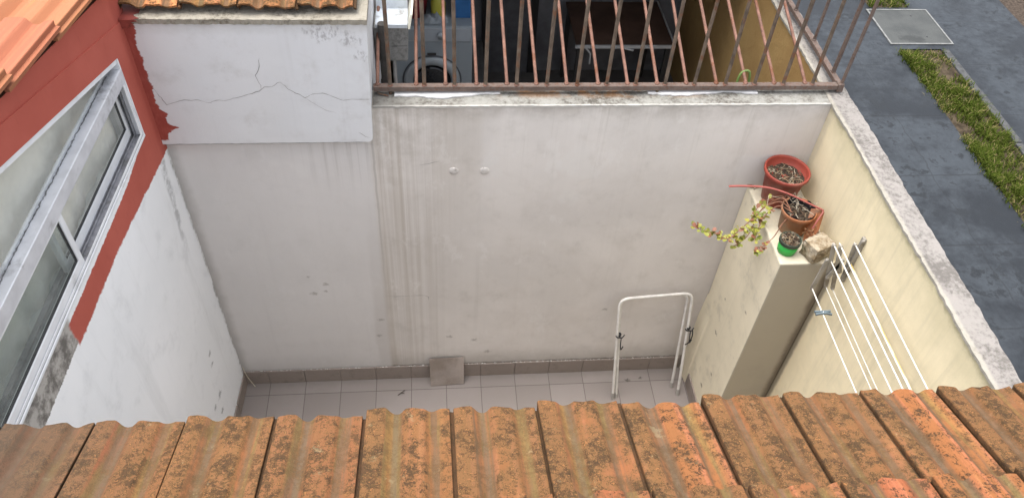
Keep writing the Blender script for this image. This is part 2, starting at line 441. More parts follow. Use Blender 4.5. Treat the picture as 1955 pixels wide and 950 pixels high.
def m_skirt():
    b = B('skirting_tile'); x, y, z = b.xyz()
    c = b.mix(b.noise(2.5, 5, .6), (.23, .188, .162), (.30, .255, .225))
    c = b.mix(b.ss(b.noise(12, 6, .7), .50, .7) * .5, c, (.17, .145, .125))
    return b.out(c, .6, b.bump(b.noise(60, 4, .6), .2, .003), 0, .35)
MAT_skirt = m_skirt()

def m_slate():
    b = B('dark_paving_slab'); x, y, z = b.xyz()
    n1 = b.noise(.9, 6, .62, dist=.4); n2 = b.noise(4.5, 7, .68); n3 = b.noise(60, 4, .7)
    c = b.mix(b.ss(n1 + (n2 - .5) * .5, .36, .66), (.009, .0115, .015), (.038, .045, .053))
    c = b.mix(b.ss(n2 * .6 + b.noise(1.7, 6, .7, dist=.8) * .4, .53, .585) * .8, c, (.009, .011, .0135))
    c = b.mix(b.ss(n3, .60, .74) * .3, c, (.11, .115, .12))
    j = b.math('ABSOLUTE', b.math('FRACT', (y - 1.40) / 1.10 + 20.5) - .5) * 1.10 + (b.noise(14, 4, .7) - .5) * .008
    jo = b.ss(j, .013, .006)
    cr = b.ss(b.math('ABSOLUTE', x - 7.17 + (b.noise(1.4, 5, .6) - .5) * .22), .012, .004)
    cr2 = b.ss(b.math('ABSOLUTE', b.noise(1.1, 4, .6) - .5), .006, .001) * b.ss(b.noise(.9, 2, .5), .52, .56)
    c = b.mix(b.math('MAXIMUM', b.math('MAXIMUM', jo * .45, cr * .4), cr2 * .45), c, (.010, .011, .012))
    edge = b.ss(x + (b.noise(7, 5, .7) - .5) * .10, 4.21, 4.14)
    c = b.mix(edge * .7, c, (.014, .014, .014))
    rg = b.ss(n1 + (b.noise(11, 5, .7) - .5) * .4, .42, .62)
    return b.out(c, b.lin(rg, 0, 1, .48, .75), b.bump(n2 * .4 + n3 * .25 + (1.0 - jo) * .3, .35, .008), 0, .28)
MAT_slate = m_slate()
MAT_soil = simple('brown_soil', (.055, .042, .028), .97, .5, 9, bumpy=.9, spec=.1)
MAT_dirt = simple('gravelly_earth', (.060, .046, .036), .97, .45, 26, bumpy=.9, spec=.1)

# ------------------------------------------------------------------ the setting: ground
def sheet(name, x0, x1, y0, y1, z, mat):
    b_ = MB(); b_.add([(x0, y0, z), (x1, y0, z), (x1, y1, z), (x0, y1, z)], [(0, 1, 2, 3)])
    return struct(b_.build(name, mat))
sheet('ground', -150, 150, -150, 150, -.04, MAT_dirt)
sheet('patio_floor', -.6, 4.05, -3.0, .05, 0, MAT_floor)
sheet('pavement', XO - .03, 7.86, -8, 24, 0.0, MAT_slate)
sheet('path', 8.47, 10.02, -8, 24, 0.0, MAT_slate)
sheet('verge_crossing', 7.86, 8.47, 5.08, 6.17, 0.0, MAT_slate)
sheet('soil', 7.86, 8.47, -8, 5.08, -.015, MAT_soil)
sheet('soil_far', 7.86, 8.47, 6.17, 24, -.015, MAT_soil).name = 'soil'
kb = MB()
rk = random.Random(3)
for side, x0 in ((0, 8.47),):
    yy = -8
    while yy < 5.0:
        ln = rk.uniform(.9, 1.1); kb.box(x0, x0 + .10, yy, min(yy + ln - .012, 5.08), -.04, .012 + rk.uniform(0, .012)); yy += ln
struct(kb.build('path_edging', simple('edging_concrete', (.055, .056, .056), .85, .35, 18, bumpy=.5), bevel=.006))
sheet('terrace_floor', XB, XR + .02, .15, 3.15, 1.0, simple('terrace_tile', (.11, .105, .10), .6, .2, 6))

# ------------------------------------------------------------------ back wall
bw = thing('back_wall', 'tall stained grey white plaster wall across the back of the patio', 'wall', (1.9, .09, 0))
b_ = MB()
b_.box(XL - .10, XR, 0, .188, 0, H - .014)
fb = lambda a, z: (a, -.0012, z)
for p in ([(1.06, 1.113), (1.12, 1.105), (1.2, 1.108), (1.34, 1.11), (1.372, 1.09), (1.372, 1.05)],
          [(1.345, 2.442), (1.40, 2.45), (1.47, 2.47)]):
    b_.ribbon(p, .0038, fb, 1, .003, .03)
b_.build('wall', [MAT_back, MAT_crack], bw)
# coping with a slightly ragged front edge
b_ = MB(); rr = random.Random(5); N = 120
front = [(XB + .0 + (XR - XB) * i / N, -.003 + rr.uniform(-.003, .003)) for i in range(N + 1)]
poly = front + [(XR, .19), (XB, .19)]
b_.prism(poly, lambda a, b, c: (a, b, c), H - .014, H)
b_.build('coping', MAT_cop_back, bw)
b_ = MB(); rr = random.Random(11)
xx = XL
while xx < XP - .02:
    nx = math.floor((xx - XL + T * 1.0001 + .096) / T) * T + XL - .096 + 0.0
    nx = (math.floor(xx / T + 1e-4) + 1) * T
    nx = min(nx, XP - .05)
    b_.box(xx + .0018, nx - .0018, -.012 - rr.uniform(0, .002), .001, 0.001, .172 + rr.uniform(-.003, .003)); xx = nx
    if xx >= XP - .051: break
b_.build('skirting', MAT_skirt, bw, bevel=.0015)
b_ = MB(); yy = 0
while yy < 2.6:
    b_.prism([(yy + .002 + .014, 0.001), (yy + T - .002, .001), (yy + T - .002, .15), (yy + .016, .15)], lambda a, z, n: LW(a, z, n), .0005, .012); yy += T
sk2 = b_.build('skirting', MAT_skirt, bw, bevel=.0015)
# loose crumbs of plaster along the skirting top
b_ = MB(); rr = random.Random(21)
for i in range(120):
    x0 = rr.uniform(-.15, 3.4); s_ = rr.uniform(.004, .013)
    b_.add([(x0, -.006, .1725), (x0 + s_ * 2, -.010, .173), (x0 + s_, -.003, .176 + s_), (x0 + s_ * .5, -.012, .174 + s_ * .4)], [(0, 1, 2), (0, 3, 1), (0, 2, 3), (1, 3, 2)])
b_.build('plaster_crumbs', simple('plaster_crumb', (.42, .40, .37), .95, .4, 60), bw)
MAT_plug = simple('painted_plug', (.60, .565, .53), .85, .12, 30, bumpy=.4, dirt=(.25, .22, .19), dirt_t=.62)
AX = Matrix(((1, 0, 0), (0, 0, -1), (0, 1, 0)))
for (px, pz) in ((1.566, 2.386), (1.77, 2.383)):
    b_ = MB(); b_.lathe([(.032, -.002), (.031, .003), (.026, .006), (.012, .007), (.0001, .0072)], (px, 0, pz), 20, axis=AX, wob=.04)
    b_.build('wall_plug', MAT_plug, bw)
# lifted white paint flakes on the coping under the railing
MAT_flake = simple('white_paint_flake', (.66, .65, .64), .75, .12, 12, bumpy=.4, dirt=(.33, .25, .17), dirt_t=.66)
for (x0, x1, y0, y1, sd_) in ((1.205, 1.86, .078, .150, 4), (2.80, 3.52, .103, .158, 9)):
    rr = random.Random(sd_); n = 26; low = []; ph = rr.uniform(0, 6)
    for i in range(n + 1):
        t_ = i / n
        low.append((x0 + (x1 - x0) * t_, y0 + .016 * math.sin(t_ * 7 + ph) + rr.uniform(-.006, .006) + .02 * t_ * (sd_ == 4)))
    hi_ = [(x1 + rr.uniform(-.01, .01), y1), (x0, y1)]
    b_ = MB(); b_.prism(low + hi_, lambda a, b, c: (a, b, c), H + .001, H + .013)
    b_.build('paint_flake', MAT_flake, bw, bevel=.002)

# ------------------------------------------------------------------ neighbour's shed: higher cracked wall, coping, tiled roof
sh = thing('neighbour_shed', 'pale grey shed wall with a long crack, above the back wall at the left', 'shed', (.45, .1, 2.66))
b_ = MB()
rc = .035
poly = [(XL - .12, 2.668), (XB - .012 - rc, 2.672)] + [(XB - .012 - rc + rc * math.sin(a), 2.672 + rc - rc * math.cos(a)) for a in (math.radians(x) for x in (15, 30, 45, 60, 75, 90))] + [(XB + .012, 3.4995), (XL - .12, 3.4995)]
b_.prism(poly, lambda a, z, y: (a, y, z), -.042, .16)
b_.box(.9, XB, .191, 3.2, 0, 3.42)
fb = lambda a, z: (a, -.0434, z)
cr = random.Random(2)
K = 1
b_.ribbon([(-.176, 3.155), (-.109, 2.966), (-.09, 2.972), (-.001, 3.0), (.06, 3.0), (.143, 2.979), (.18, 2.996), (.222, 2.992), (.351, 3.031), (.436, 3.06), (.47, 3.09), (.51, 3.09), (.564, 3.123), (.60, 3.075), (.64, 3.045), (.689, 3.011), (.74, 3.038), (.798, 3.044), (.85, 3.02), (.908, 2.992), (.96, 3.0), (1.055, 2.998), (1.075, 3.0)], .0030, fb, K, .004, .018, cr)
b_.ribbon([(.475, 3.285), (.465, 3.23), (.432, 3.169), (.44, 3.135), (.452, 3.10), (.447, 3.07)], .0026, fb, K, .004, .018, cr)
b_.ribbon([(.69, 3.01), (.76, 2.95), (.80, 2.92), (.86, 2.90)], .0016, fb, K, .004, .02, cr)
b_.ribbon([(.98, 2.75), (1.0, 2.735), (1.02, 2.715), (1.05, 2.705)], .0026, fb, K, .004, .018, cr)
b_.ribbon([(-.17, 2.668), (.2, 2.6705), (.6, 2.6705), (1.02, 2.673)], .004, fb, K, .0012, .03, cr)
b_.build('wall', [MAT_shed, MAT_crack], sh)
b_ = MB(); rr = random.Random(14); N = 80
x0, x1 = XL + .03, XB + .014
front = [(x0 + (x1 - x0) * i / N, -.046 + rr.uniform(-.004, .004)) for i in range(N + 1)]
b_.prism(front + [(x1, .20), (x0, .20)], lambda a, b, c: (a, b, c), 3.5, 3.53)
N = 30
b_.prism([(XL - .12, -.055)] + [(XL + .03, -.055), (XL + .03, .2), (XL - .12, .2)], lambda a, b, c: (a, b, c), 3.4865, 3.532, 1)
rg = random.Random(18)
edge = [(XL + .04 + rg.uniform(0, .085), -.0585 + .255 * i / 14) for i in range(15)]
b_.prism([(XL + .02, -.0585)] + edge + [(XL + .02, .196)], lambda a, b, c: (a, b, c), 3.53, 3.5325, 1)
b_.prism([(XL - .1, 3.48), (XL + .028, 3.481), (XL + .046, 3.492), (XL + .036, 3.50), (XL + .068, 3.507), (XL + .050, 3.516), (XL + .088, 3.524), (XL + .07, 3.5335), (XL - .1, 3.5335)], lambda a, z, y: (a, y, z), -.060, -.0565, 1)
b_.build('coping', [MAT_cop_bump, MAT_red], sh)

# ------------------------------------------------------------------ clay tiles
PROF = [(0, .008), (0, .0255), (.006, .0285), (.014, .0295), (.04, .0297), (.11, .0299), (.195, .0295), (.215, .0285), (.235, .0258), (.275, .0175), (.305, .0132), (.335, .0115), (.365, .0115), (.385, .0125), (.41, .0162), (.435, .0212), (.45, .0235), (.465, .0244), (.50, .0248), (.545, .0248), (.556, .0245), (.568, .0248), (.62, .0250), (.668, .0246), (.682, .0236), (.70, .0212), (.725, .0168), (.75, .0138), (.775, .0128), (.80, .0132), (.825, .0148), (.86, .0180), (.90, .0198), (.935, .0208), (.968, .0212), (.974, .0198), (.976, .0115), (1.03, .0110)]
def tiles(mb, o, ex, ev, en, w_, expo, i0, i1, j0, j1, rnd, tilt=.026, hs_=1.0, thick=.013, ln_extra=.05, dj=.003):
    o, ex, ev, en = Vector(o), Vector(ex), Vector(ev), Vector(en)
    mb.att = mb.att or []
    for j in range(j0, j1):
        for i in range(i0, i1):
            rd = rnd.random(); ra = rnd.gauss(0, .0012); rb = rnd.gauss(0, dj); rl = rnd.gauss(0, .005); skew = rnd.gauss(0, .0015)
            L = expo + ln_extra; vs_ = []; at = []
            nv = 4
            for k in range(nv + 1):
                v = k / nv
                for side in (0, 1):
                    for (s_, h) in PROF:
                        hh = h * hs_ + tilt * (1 - v) + rb * (1 - v) - (thick if side else 0)
                        if side and s_ in (0, 1.03): hh = max(hh, tilt * (1 - v) + .001)
                        p = o + ex * ((i + s_ * .985) * w_ + ra + skew * v) + ev * (j * expo + rl + v * L + (.004 * math.sin(s_ * 19 + rd * 9) if k == 0 else 0)) + en * hh
                        vs_.append(p); at.append((rd, s_, v))
            n = len(PROF); st = 2 * n; fs = []
            for k in range(nv):
                for q in range(n - 1):
                    a = k * st + q
                    fs.append((a, a + 1, a + st + 1, a + st))
                    a2 = a + n
                    fs.append((a2, a2 + st, a2 + st + 1, a2 + 1))
                fs.append((k * st, k * st + st, k * st + st + n, k * st + n))
                e = k * st + n - 1
                fs.append((e, e + n, e + st + n, e + st))
            for q in range(n - 1):
                fs.append((q, q + n, q + n + 1, q + 1))
                a = nv * st + q
                fs.append((a, a + 1, a + n + 1, a + n))
            mb.add(vs_, fs, 0, True); mb.att += at
def m_tile(name, c1, c2, mossy=1.0, dark_left=False):
    b = B(name); x, y, z = b.xyz()
    rd, s_, v = b.attr('tile')
    n1 = b.noise(1.6, 5, .6); n2 = b.noise(9, 6, .68)
    f1 = b.noise(88, 5, .78); f2 = b.noise(165, 4, .8); f3 = b.noise(36, 5, .75)
    st = b.noise(1.0, 4, .6, vec=b.comb(s_ * 11.0 + rd * 40.0, v * .55, rd * 7.0))
    st2 = b.noise(1.0, 3, .55, vec=b.comb(s_ * 7.0 + rd * 90.0, v * .7, rd * 17.0))
    rnd2 = b.math('FRACT', rd * 17.37); rnd3 = b.math('FRACT', rd * 41.7)
    c = b.mix(rd, c1, c2)
    c = b.mix(b.ss(st, .46, .66) * .6, c, (.42, .155, .085))
    c = b.mix(b.ss(st2, .54, .72) * .6, c, (.38, .175, .07))
    cover = b.ss(b.math('ABSOLUTE', s_ - .105), .125, .10); centre = b.ss(b.math('ABSOLUTE', s_ - .565), .165, .125)
    centre = b.math('MAXIMUM', centre, b.ss(s_, .83, .88) * .85)
    roll = b.math('MAXIMUM', cover, centre)
    if mossy > .3:
        # silt and algae in the channels, drawn out along the fall of the roof
        val = (1.0 - roll)
        c = b.mix(val * b.ss(st + (n2 - .5) * .35, .30, .56) * .85, c, (.105, .077, .047))
        c = b.mix(val * b.ss(st2 + (n2 - .5) * .35 + (rnd2 - .5) * .2, .50, .64) * .55, c, (.185, .135, .045))
        c = b.mix(val * b.ss(b.math('ABSOLUTE', s_ - .345), .05, .015) * .5, c, (.115, .095, .068))
        # granular lichen on the rolls
        cov = b.ss(n1 * .8 + (n2 - .5) * .7 + (rnd3 - .5) * .45 + cover * .24, .30, .56)
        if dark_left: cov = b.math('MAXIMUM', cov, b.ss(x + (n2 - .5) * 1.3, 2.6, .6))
        cov = cov * (roll * .75 + .25)
        c = b.mix(cov * .78, c, (.135, .078, .034))
        li = b.ss(f1 * .62 + f3 * .38 + (n2 - .5) * .3, .485, .525)
        c = b.mix(li * (cov * .85 + .18), c, (.078, .048, .022))
        fl = b.ss(f1 * .5 + f2 * .5 + (f3 - .5) * .5, .53, .565)
        c = b.mix(fl * cov * .8, c, (.37, .165, .062))
        c = b.mix(b.ss(f2 + (f3 - .5) * .9 + (n2 - .5) * .4, .555, .60) * .85 * (roll * .7 + .3), c, (.042, .028, .017))
        c = b.mix(b.ss(b.noise(13, 6, .7) + (f1 - .5) * .3, .62, .70) * .3, c, (.33, .275, .16))
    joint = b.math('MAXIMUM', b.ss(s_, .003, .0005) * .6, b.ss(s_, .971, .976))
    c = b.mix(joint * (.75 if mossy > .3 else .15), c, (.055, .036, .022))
    sp = f1; sp2 = f2
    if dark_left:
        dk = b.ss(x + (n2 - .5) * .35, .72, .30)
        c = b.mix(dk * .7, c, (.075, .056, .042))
    return b.out(c, .93, b.bump(sp * .6 + sp2 * .5 + n2 * .5, .75 * min(1, mossy + .3), .006), 0, .12)
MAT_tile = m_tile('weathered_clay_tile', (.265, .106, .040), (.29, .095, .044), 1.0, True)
MAT_tile_far = m_tile('neighbour_clay_tile', (.52, .22, .09), (.40, .15, .06), .55)
MAT_tile_new = m_tile('pale_clay_tile', (.36, .155, .078), (.31, .105, .068), .06)

b_ = MB(); sl_ = math.radians(14)
tiles(b_, (-1.14 + .0, .022, 3.522), (1, 0, 0), (0, math.cos(sl_), math.sin(sl_)), (0, -math.sin(sl_), math.cos(sl_)), .31, .38, 3, 7, 0, 4, random.Random(31), hs_=1.7)
b_.build('tiled_roof', MAT_tile_far, sh)

# near roof, below the camera
nr = thing('tiled_roof', 'mossy orange clay tile roof in the foreground below the camera', 'roof', (1.9, -2.79, 3.96))
pt = math.radians(22.07)
b_ = MB()
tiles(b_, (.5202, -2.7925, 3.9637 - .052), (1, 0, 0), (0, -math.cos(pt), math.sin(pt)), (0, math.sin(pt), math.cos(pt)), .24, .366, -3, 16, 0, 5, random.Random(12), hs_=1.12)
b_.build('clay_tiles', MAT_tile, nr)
b_ = MB()
ev_ = Vector((0, -math.cos(pt), math.sin(pt))); en_ = Vector((0, math.sin(pt), math.cos(pt))); o_ = Vector((0, -2.7925, 3.9117))
pa, pb = o_ + ev_ * .06 - en_ * .03, o_ + ev_ * 2.2 - en_ * .03
b_.prism([(pa.y, pa.z), (pb.y, pb.z), (pb.y, pb.z - .1), (pa.y, pa.z - .1)], lambda y, z, x: (x, y, z), -.2, 4.3)
b_.build('roof_deck', simple('roof_timber', (.16, .11, .07), .8, .3, 8), nr)
b_ = MB(); b_.box(-.19, 3.985, -3.2, -3.02, 0, 3.72); b_.build('wall', MAT_bumpwall, nr)

# ------------------------------------------------------------------ boundary wall at the right
rw = thing('boundary_wall', 'cream stained boundary wall with rough grey top beside the dark pavement', 'wall', (4.05, -.5, 0))
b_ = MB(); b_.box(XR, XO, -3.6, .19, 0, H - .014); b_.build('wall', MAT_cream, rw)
b_ = MB(); rr = random.Random(6); N = 220
inn = [(XR - .006 + rr.uniform(-.004, .004) + .004 * math.sin(i * .21), -3.6 + (3.45 + 3.6) * i / N) for i in range(N + 1)]
outp = [(XO + .004 + rr.uniform(-.005, .005) + .004 * math.sin(i * .17), 3.45 - (3.45 + 3.6) * i / N) for i in range(N + 1)]
b_.prism(inn + outp, lambda a, b, c: (a, b, c), H - .014, H + .003); b_.build('coping', MAT_cop_right, rw)
def ochre():
    b = B('ochre_render'); x, y, z = b.xyz()
    c = b.mix(b.ss(b.noise(2.2, 5, .6), .35, .7), (.34, .21, .082), (.41, .27, .11))
    c = b.mix(b.ss(b.noise(7, 6, .7), .52, .72) * .35, c, (.30, .19, .08))
    return b.out(c, .9, b.bump(b.noise(16, 5, .65) * .7 + b.noise(60, 3, .6) * .4, .6, .012), 0, .2)
b_ = MB(); b_.box(XR, XO, .191, 3.45, 0, H - .015); b_.build('wall', ochre(), rw).name = 'ochre_wall'

# ------------------------------------------------------------------ masonry pillar
pl_ = thing('pillar', 'square plastered pillar carrying the flower pots in the patio corner', 'pillar', ((XP + XR) / 2, -DP / 2, 0))
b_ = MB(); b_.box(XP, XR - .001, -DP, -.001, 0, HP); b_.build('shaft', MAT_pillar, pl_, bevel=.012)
b_ = MB()
cb_ = [(XP - .018, -.001), (XP - .018, -.11), (XP - .012, -.152), (XP + .0005, -.168), (XP + .0005, -.001)]; ct_ = [(XP - .0012, -.001), (XP - .0012, -.11), (XP - .0008, -.152), (XP + .0005, -.168), (XP + .0005, -.001)]
b_.add([(a, q, 0) for a, q in cb_] + [(a - (XP - .018 - a) * 0 if False else a, q, .75) for a, q in cb_] + [(a, q, 1.04) for a, q in ct_], [(4, 3, 2, 1, 0), (10, 11, 12, 13, 14)] + [(r + k, r + (k + 1) % 5, r + 5 + (k + 1) % 5, r + 5 + k) for r in (0, 5) for k in range(5)])
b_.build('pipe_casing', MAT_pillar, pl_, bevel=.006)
b_ = MB()
for k in range(3): b_.box(XP - .012, XP + .0005, -.175 - (k + 1) * T + .004, -.175 - k * T - .004 + (0 if k else 0), .001, .16) if -.175 - (k + 1) * T > -DP - .3 else None
b_.v = [Vector((v.x, max(v.y, -DP), v.z)) for v in b_.v]
b_.build('skirting', MAT_skirt, pl_)

# ------------------------------------------------------------------ red house corner with slanted window (left)
hs2 = thing('red_house', 'red painted house corner with a slanted aluminium window and white lower wall', 'house', LW(1.2, 0, -.1))
sW = .26
zt = lambda u: 3.402 + sW * (u - .213)        # slanted top of the window opening
zw = lambda u: 3.569 + .252 * (u - .266)      # front edge of the wall top
UM = 3.1
b_ = MB()
b_.prism([(-.04, 0), (UM, 0), (UM, 2.886), (-.04, 2.886)], LW, -.22, 0)
b_.prism([(-.04, 2.886), (.225, 2.886), (.225, zt(.225)), (-.04, zt(-.04))], LW, -.22, 0)
tl = lambda u: 3.752 + .1636 * (u - .333)      # underside of the roof tiles at the verge
b_.prism([(-.04, zt(-.04)), (UM, zt(UM)), (UM, tl(UM)), (2.2, zw(2.2)), (-.04, zw(-.04))], LW, -.22, 0)
b_.prism([(-.04, zw(-.04)), (2.2, zw(2.2)), (2.2, tl(2.2)), (-.04, tl(-.04))], LW, -.22, -.007)
b_.build('wall', MAT_left, hs2)
MAT_alu = simple('weathered_white_aluminium', (.60, .61, .64), .42, .10, 9, metal=.25, bumpy=.05, spec=.5, dirt=(.30, .30, .31), dirt_t=.62)
MAT_aluw = simple('white_window_frame', (.72, .73, .75), .4, .06, 9, bumpy=.05, spec=.5, dirt=(.45, .45, .45), dirt_t=.66)
MAT_track = simple('dirty_window_track', (.30, .30, .32), .5, .2, 22, metal=.3, bumpy=.1, dirt=(.19, .19, .19), dirt_t=.58)
MAT_gasket = simple('black_gasket', (.03, .03, .032), .6, .3, 30)
def m_glass(name, tint, k):
    b = B(name)
    tr = b.node('ShaderNodeBsdfTransparent'); tr.inputs[0].default_value = tint + (1,)
    gl = b.node('ShaderNodeBsdfGlossy'); gl.inputs['Roughness'].default_value = .03; gl.inputs[0].default_value = (.9, .95, .95, 1)
    fr = b.node('ShaderNodeFresnel'); fr.inputs[0].default_value = 1.5
    mx = b.node('ShaderNodeMixShader'); o = b.node('ShaderNodeOutputMaterial')
    ge = b.node('ShaderNodeNewGeometry')
    b.nt.links.new((Sk(b, fr.outputs[0]) * k * (1.0 - Sk(b, ge.outputs['Backfacing']))).s, mx.inputs[0])
    b.nt.links.new(tr.outputs[0], mx.inputs[1]); b.nt.links.new(gl.outputs[0], mx.inputs[2])
    df = b.node('ShaderNodeBsdfDiffuse'); b.put(df.inputs[0], (.85, .86, .84)); m2 = b.node('ShaderNodeMixShader')
    b.nt.links.new((b.ss(b.noise(6, 5, .65), .3, .75) * .10 + .05).s, m2.inputs[0]); b.nt.links.new(mx.outputs[0], m2.inputs[1]); b.nt.links.new(df.outputs[0], m2.inputs[2]); b.nt.links.new(m2.outputs[0], o.inputs[0])
    return b.mat
MAT_glass = m_glass('clear_window_glass', (.985, .99, .985), .5)
MAT_glass2 = m_glass('dimmed_window_glass', (.80, .83, .82), .7)  # dark reflection of the near pane put into the glass tint
win = MB(); trk = MB()
# outer frame: sill box with tracks, far jamb with tracks
win.prism([(.225, 2.8862), (UM, 2.8862), (UM, 2.899), (.225, 2.899)], LW, -.12, .004)
for n0 in (-.004, -.038, -.0545, -.0855): (trk if n0 < -.01 else win).prism([(.24, 2.899), (UM, 2.899), (UM, 2.921), (.24, 2.921)], LW, n0 - .002, n0 + .002)
win.prism([(.2255, 2.899), (.238, 2.899), (.238, zt(.238) - .002), (.2255, zt(.2255) - .002)], LW, -.12, .003)
for n0 in (-.004, -.038, -.0545, -.0855): (trk if n0 < -.01 else win).prism([(.238, 2.921), (.262, 2.921), (.262, 3.33), (.238, 3.33)], LW, n0 - .002, n0 + .002)
wp = win.build('window', MAT_aluw, hs2)
b_ = trk
b_.prism([(.2385, 2.9), (UM, 2.9), (UM, 2.906), (.2385, 2.906)], LW, -.118, -.002); b_.build('sill_track', MAT_track, wp)
b_ = MB()
b_.prism([(.226, 3.27), (UM, 3.27), (UM, 3.345), (.226, 3.345)], LW, -.068, .005)
b_.prism([(.226, 3.345), (UM, 3.345), (UM, 3.362), (.226, 3.362)], LW, -.068, -.056)
b_.prism([(.226, 3.262), (UM, 3.262), (UM, 3.27), (.226, 3.27)], LW, -.010, .003)
rr = random.Random(4)
b_.build('transom', MAT_alu, wp, bevel=.004)
# grime line where the upper pane meets the transom
b_ = MB(); b_.ribbon([(.3 + i * .1, .0) for i in range(26)], .008, lambda a, q: LW(a, 3.3462, -.050 + q), 0, .003, .012, rr)
b_.build('grime_seam', simple('black_grime', (.16, .16, .16), .95, .5, 40), wp)
# slanted head frame above
b_ = MB()
b_.prism([(.226, zt(.226) - .028), (UM, zt(UM) - .028), (UM, zt(UM) - .002), (.226, zt(.226) - .002)], LW, -.075, -.004); b_.build('head_frame', MAT_aluw, wp)
b_ = MB(); b_.prism([(.24, 3.362), (.40, 3.362), (UM, zt(UM) - .028), (UM, zt(UM) - .024), (.24, zt(.24) - .026)], LW, -.0515, -.0465)
b_ = MB(); b_.prism([(.24, 3.362), (UM, 3.362), (UM, zt(UM) - .03), (.24, zt(.24) - .03)], LW, -.0515, -.0465); b_.build('pane', MAT_glass, wp)
def sash(u0, u1, n0, gm, ww, hb):
    z0, z1, d = 2.915, 3.275, .013
    s_ = MB()
    s_.prism([(u0, z0), (u1, z0), (u1, z0 + hb), (u0, z0 + hb)], LW, n0 - d, n0 + d)
    s_.prism([(u0, z1 - ww), (u1, z1 - ww), (u1, z1), (u0, z1)], LW, n0 - d, n0 + d)
    s_.prism([(u0, z0 + hb), (u0 + ww, z0 + hb), (u0 + ww, z1 - ww), (u0, z1 - ww)], LW, n0 - d, n0 + d)
    s_.prism([(u1 - ww, z0 + hb), (u1, z0 + hb), (u1, z1 - ww), (u1 - ww, z1 - ww)], LW, n0 - d, n0 + d)
    g_ = .006
    s_.prism([(u0 + ww, z0 + hb), (u1 - ww, z0 + hb), (u1 - ww, z0 + hb + g_), (u0 + ww, z0 + hb + g_)], LW, n0 - .006, n0 + .008, 1)
    s_.prism([(u0 + ww, z0 + hb + .006), (u0 + ww + g_, z0 + hb + .006), (u0 + ww + g_, z1 - ww), (u0 + ww, z1 - ww)], LW, n0 - .006, n0 + .008, 1)
    s_.build('sash', [MAT_aluw, MAT_gasket], wp, bevel=.003)
    p_ = MB(); p_.prism([(u0 + ww - .004, z0 + hb - .003), (u1 - ww + .004, z0 + hb - .003), (u1 - ww + .004, z1 - ww + .004), (u0 + ww - .004, z1 - ww + .004)], LW, n0 - .0025, n0 + .0025)
    p_.build('pane', gm, wp)
sash(.252, 1.30, -.070, MAT_glass, .030, .058)
sash(1.225, 2.55, -.022, MAT_glass2, .040, .05)
# the house behind the glass: a plain room box
b_ = MB(); MAT_room = simple('room_wall_paint', (.30, .30, .28), .9, .1, 4)
P = lambda u, z, n: LW(u, z, n)
q = [P(.0, 2.0, -.221), P(UM, 2.0, -.221), P(UM, 2.0, -2.2), P(.0, 2.0, -2.2)]
b_.prism([(.0, 1.95), (UM, 1.95), (UM, 2.0), (.0, 2.0)], LW, -2.2, -.222)
b_.prism([(.0, 2.0), (UM, 2.0), (UM, 4.2), (.0, 3.35)], LW, -2.25, -2.2)
b_.prism([(-.05, 2.0), (.0, 2.0), (.0, 3.5), (-.05, 3.5)], LW, -2.2, -.222)
b_.prism([(UM - .05, 2.0), (UM, 2.0), (UM, 4.1), (UM - .05, 4.1)], LW, -2.2, -.222)
b_.build('room_shell', MAT_room, hs2)
# roof tiles on the house, falling away from the camera, new pale clay
ang = math.atan(.1636)
ex_ = Vector(LW(0, 0, 1)) - Vector(LW(0, 0, 0))
d0 = Vector(LW(1, 0, 0)) - Vector(LW(0, 0, 0))
ev2 = d0 * math.cos(ang) + Vector((0, 0, math.sin(ang))); en2 = Vector((0, 0, 1)) * math.cos(ang) - d0 * math.sin(ang)
b_ = MB(); orow = Vector(LW(-.28, 3.760 + .1636 * (-.28 - .333), .022))
tiles(b_, orow - ex_ * .40 * 5, ex_, ev2, en2, .40, .49, 0, 5, 0, 7, random.Random(77), tilt=.035, hs_=2.5, thick=.016)
b_.build('roof', MAT_tile_new, hs2)
b_ = MB()
P0_ = [LW(-.2, tl(-.2), -.01), LW(UM, tl(UM), -.01), LW(UM, tl(UM), -2.1), LW(-.2, tl(-.2), -2.1)]
b_.add(P0_ + [tuple(Vector(p) - Vector((0, 0, .06))) for p in P0_], [(0, 1, 2, 3), (7, 6, 5, 4), (0, 4, 5, 1), (1, 5, 6, 2), (2, 6, 7, 3), (3, 7, 4, 0)])
b_.build('roof_deck', bpy.data.materials['roof_timber'], hs2)

# curtain hanging inside
b_ = MB(); NU, NZ = 200, 12; rr = random.Random(3)
vs_ = []; fs = []
for i in range(NU + 1):
    u = .25 + (2.75) * i / NU
    dpt = .016 * math.sin(u * 15 + 2.2 * math.sin(u * 4.1)) + .007 * math.sin(u * 37 + 3 * math.sin(u * 2.7)) + .010 * math.sin(u * 6.3 + 1)
    for k in range(NZ + 1):
        z1_ = zt(u) - .04; z = 2.55 + (z1_ - 2.55) * k / NZ
        vs_.append(LW(u, z, -.138 + .8 * dpt * (1.25 - .45 * k / NZ) + .006 * math.sin(z * 9 + u * 4)))
for i in range(NU):
    for k in range(NZ):
        a = i * (NZ + 1) + k; fs.append((a, a + NZ + 1, a + NZ + 2, a + 1))
b_.add(vs_, fs, 0, True)
def m_cloth():
    b = B('pale_curtain_cloth'); c = b.mix(b.noise(3, 4, .6), (.86, .84, .75), (.90, .88, .79))
    p = b.node('ShaderNodeBsdfDiffuse'); t = b.node('ShaderNodeBsdfTranslucent'); mx = b.node('ShaderNodeMixShader'); o = b.node('ShaderNodeOutputMaterial')
    b.put(p.inputs[0], c); b.put(t.inputs[0], c); mx.inputs[0].default_value = .25
    b.nt.links.new(p.outputs[0], mx.inputs[1]); b.nt.links.new(t.outputs[0], mx.inputs[2]); b.nt.links.new(mx.outputs[0], o.inputs[0]); return b.mat
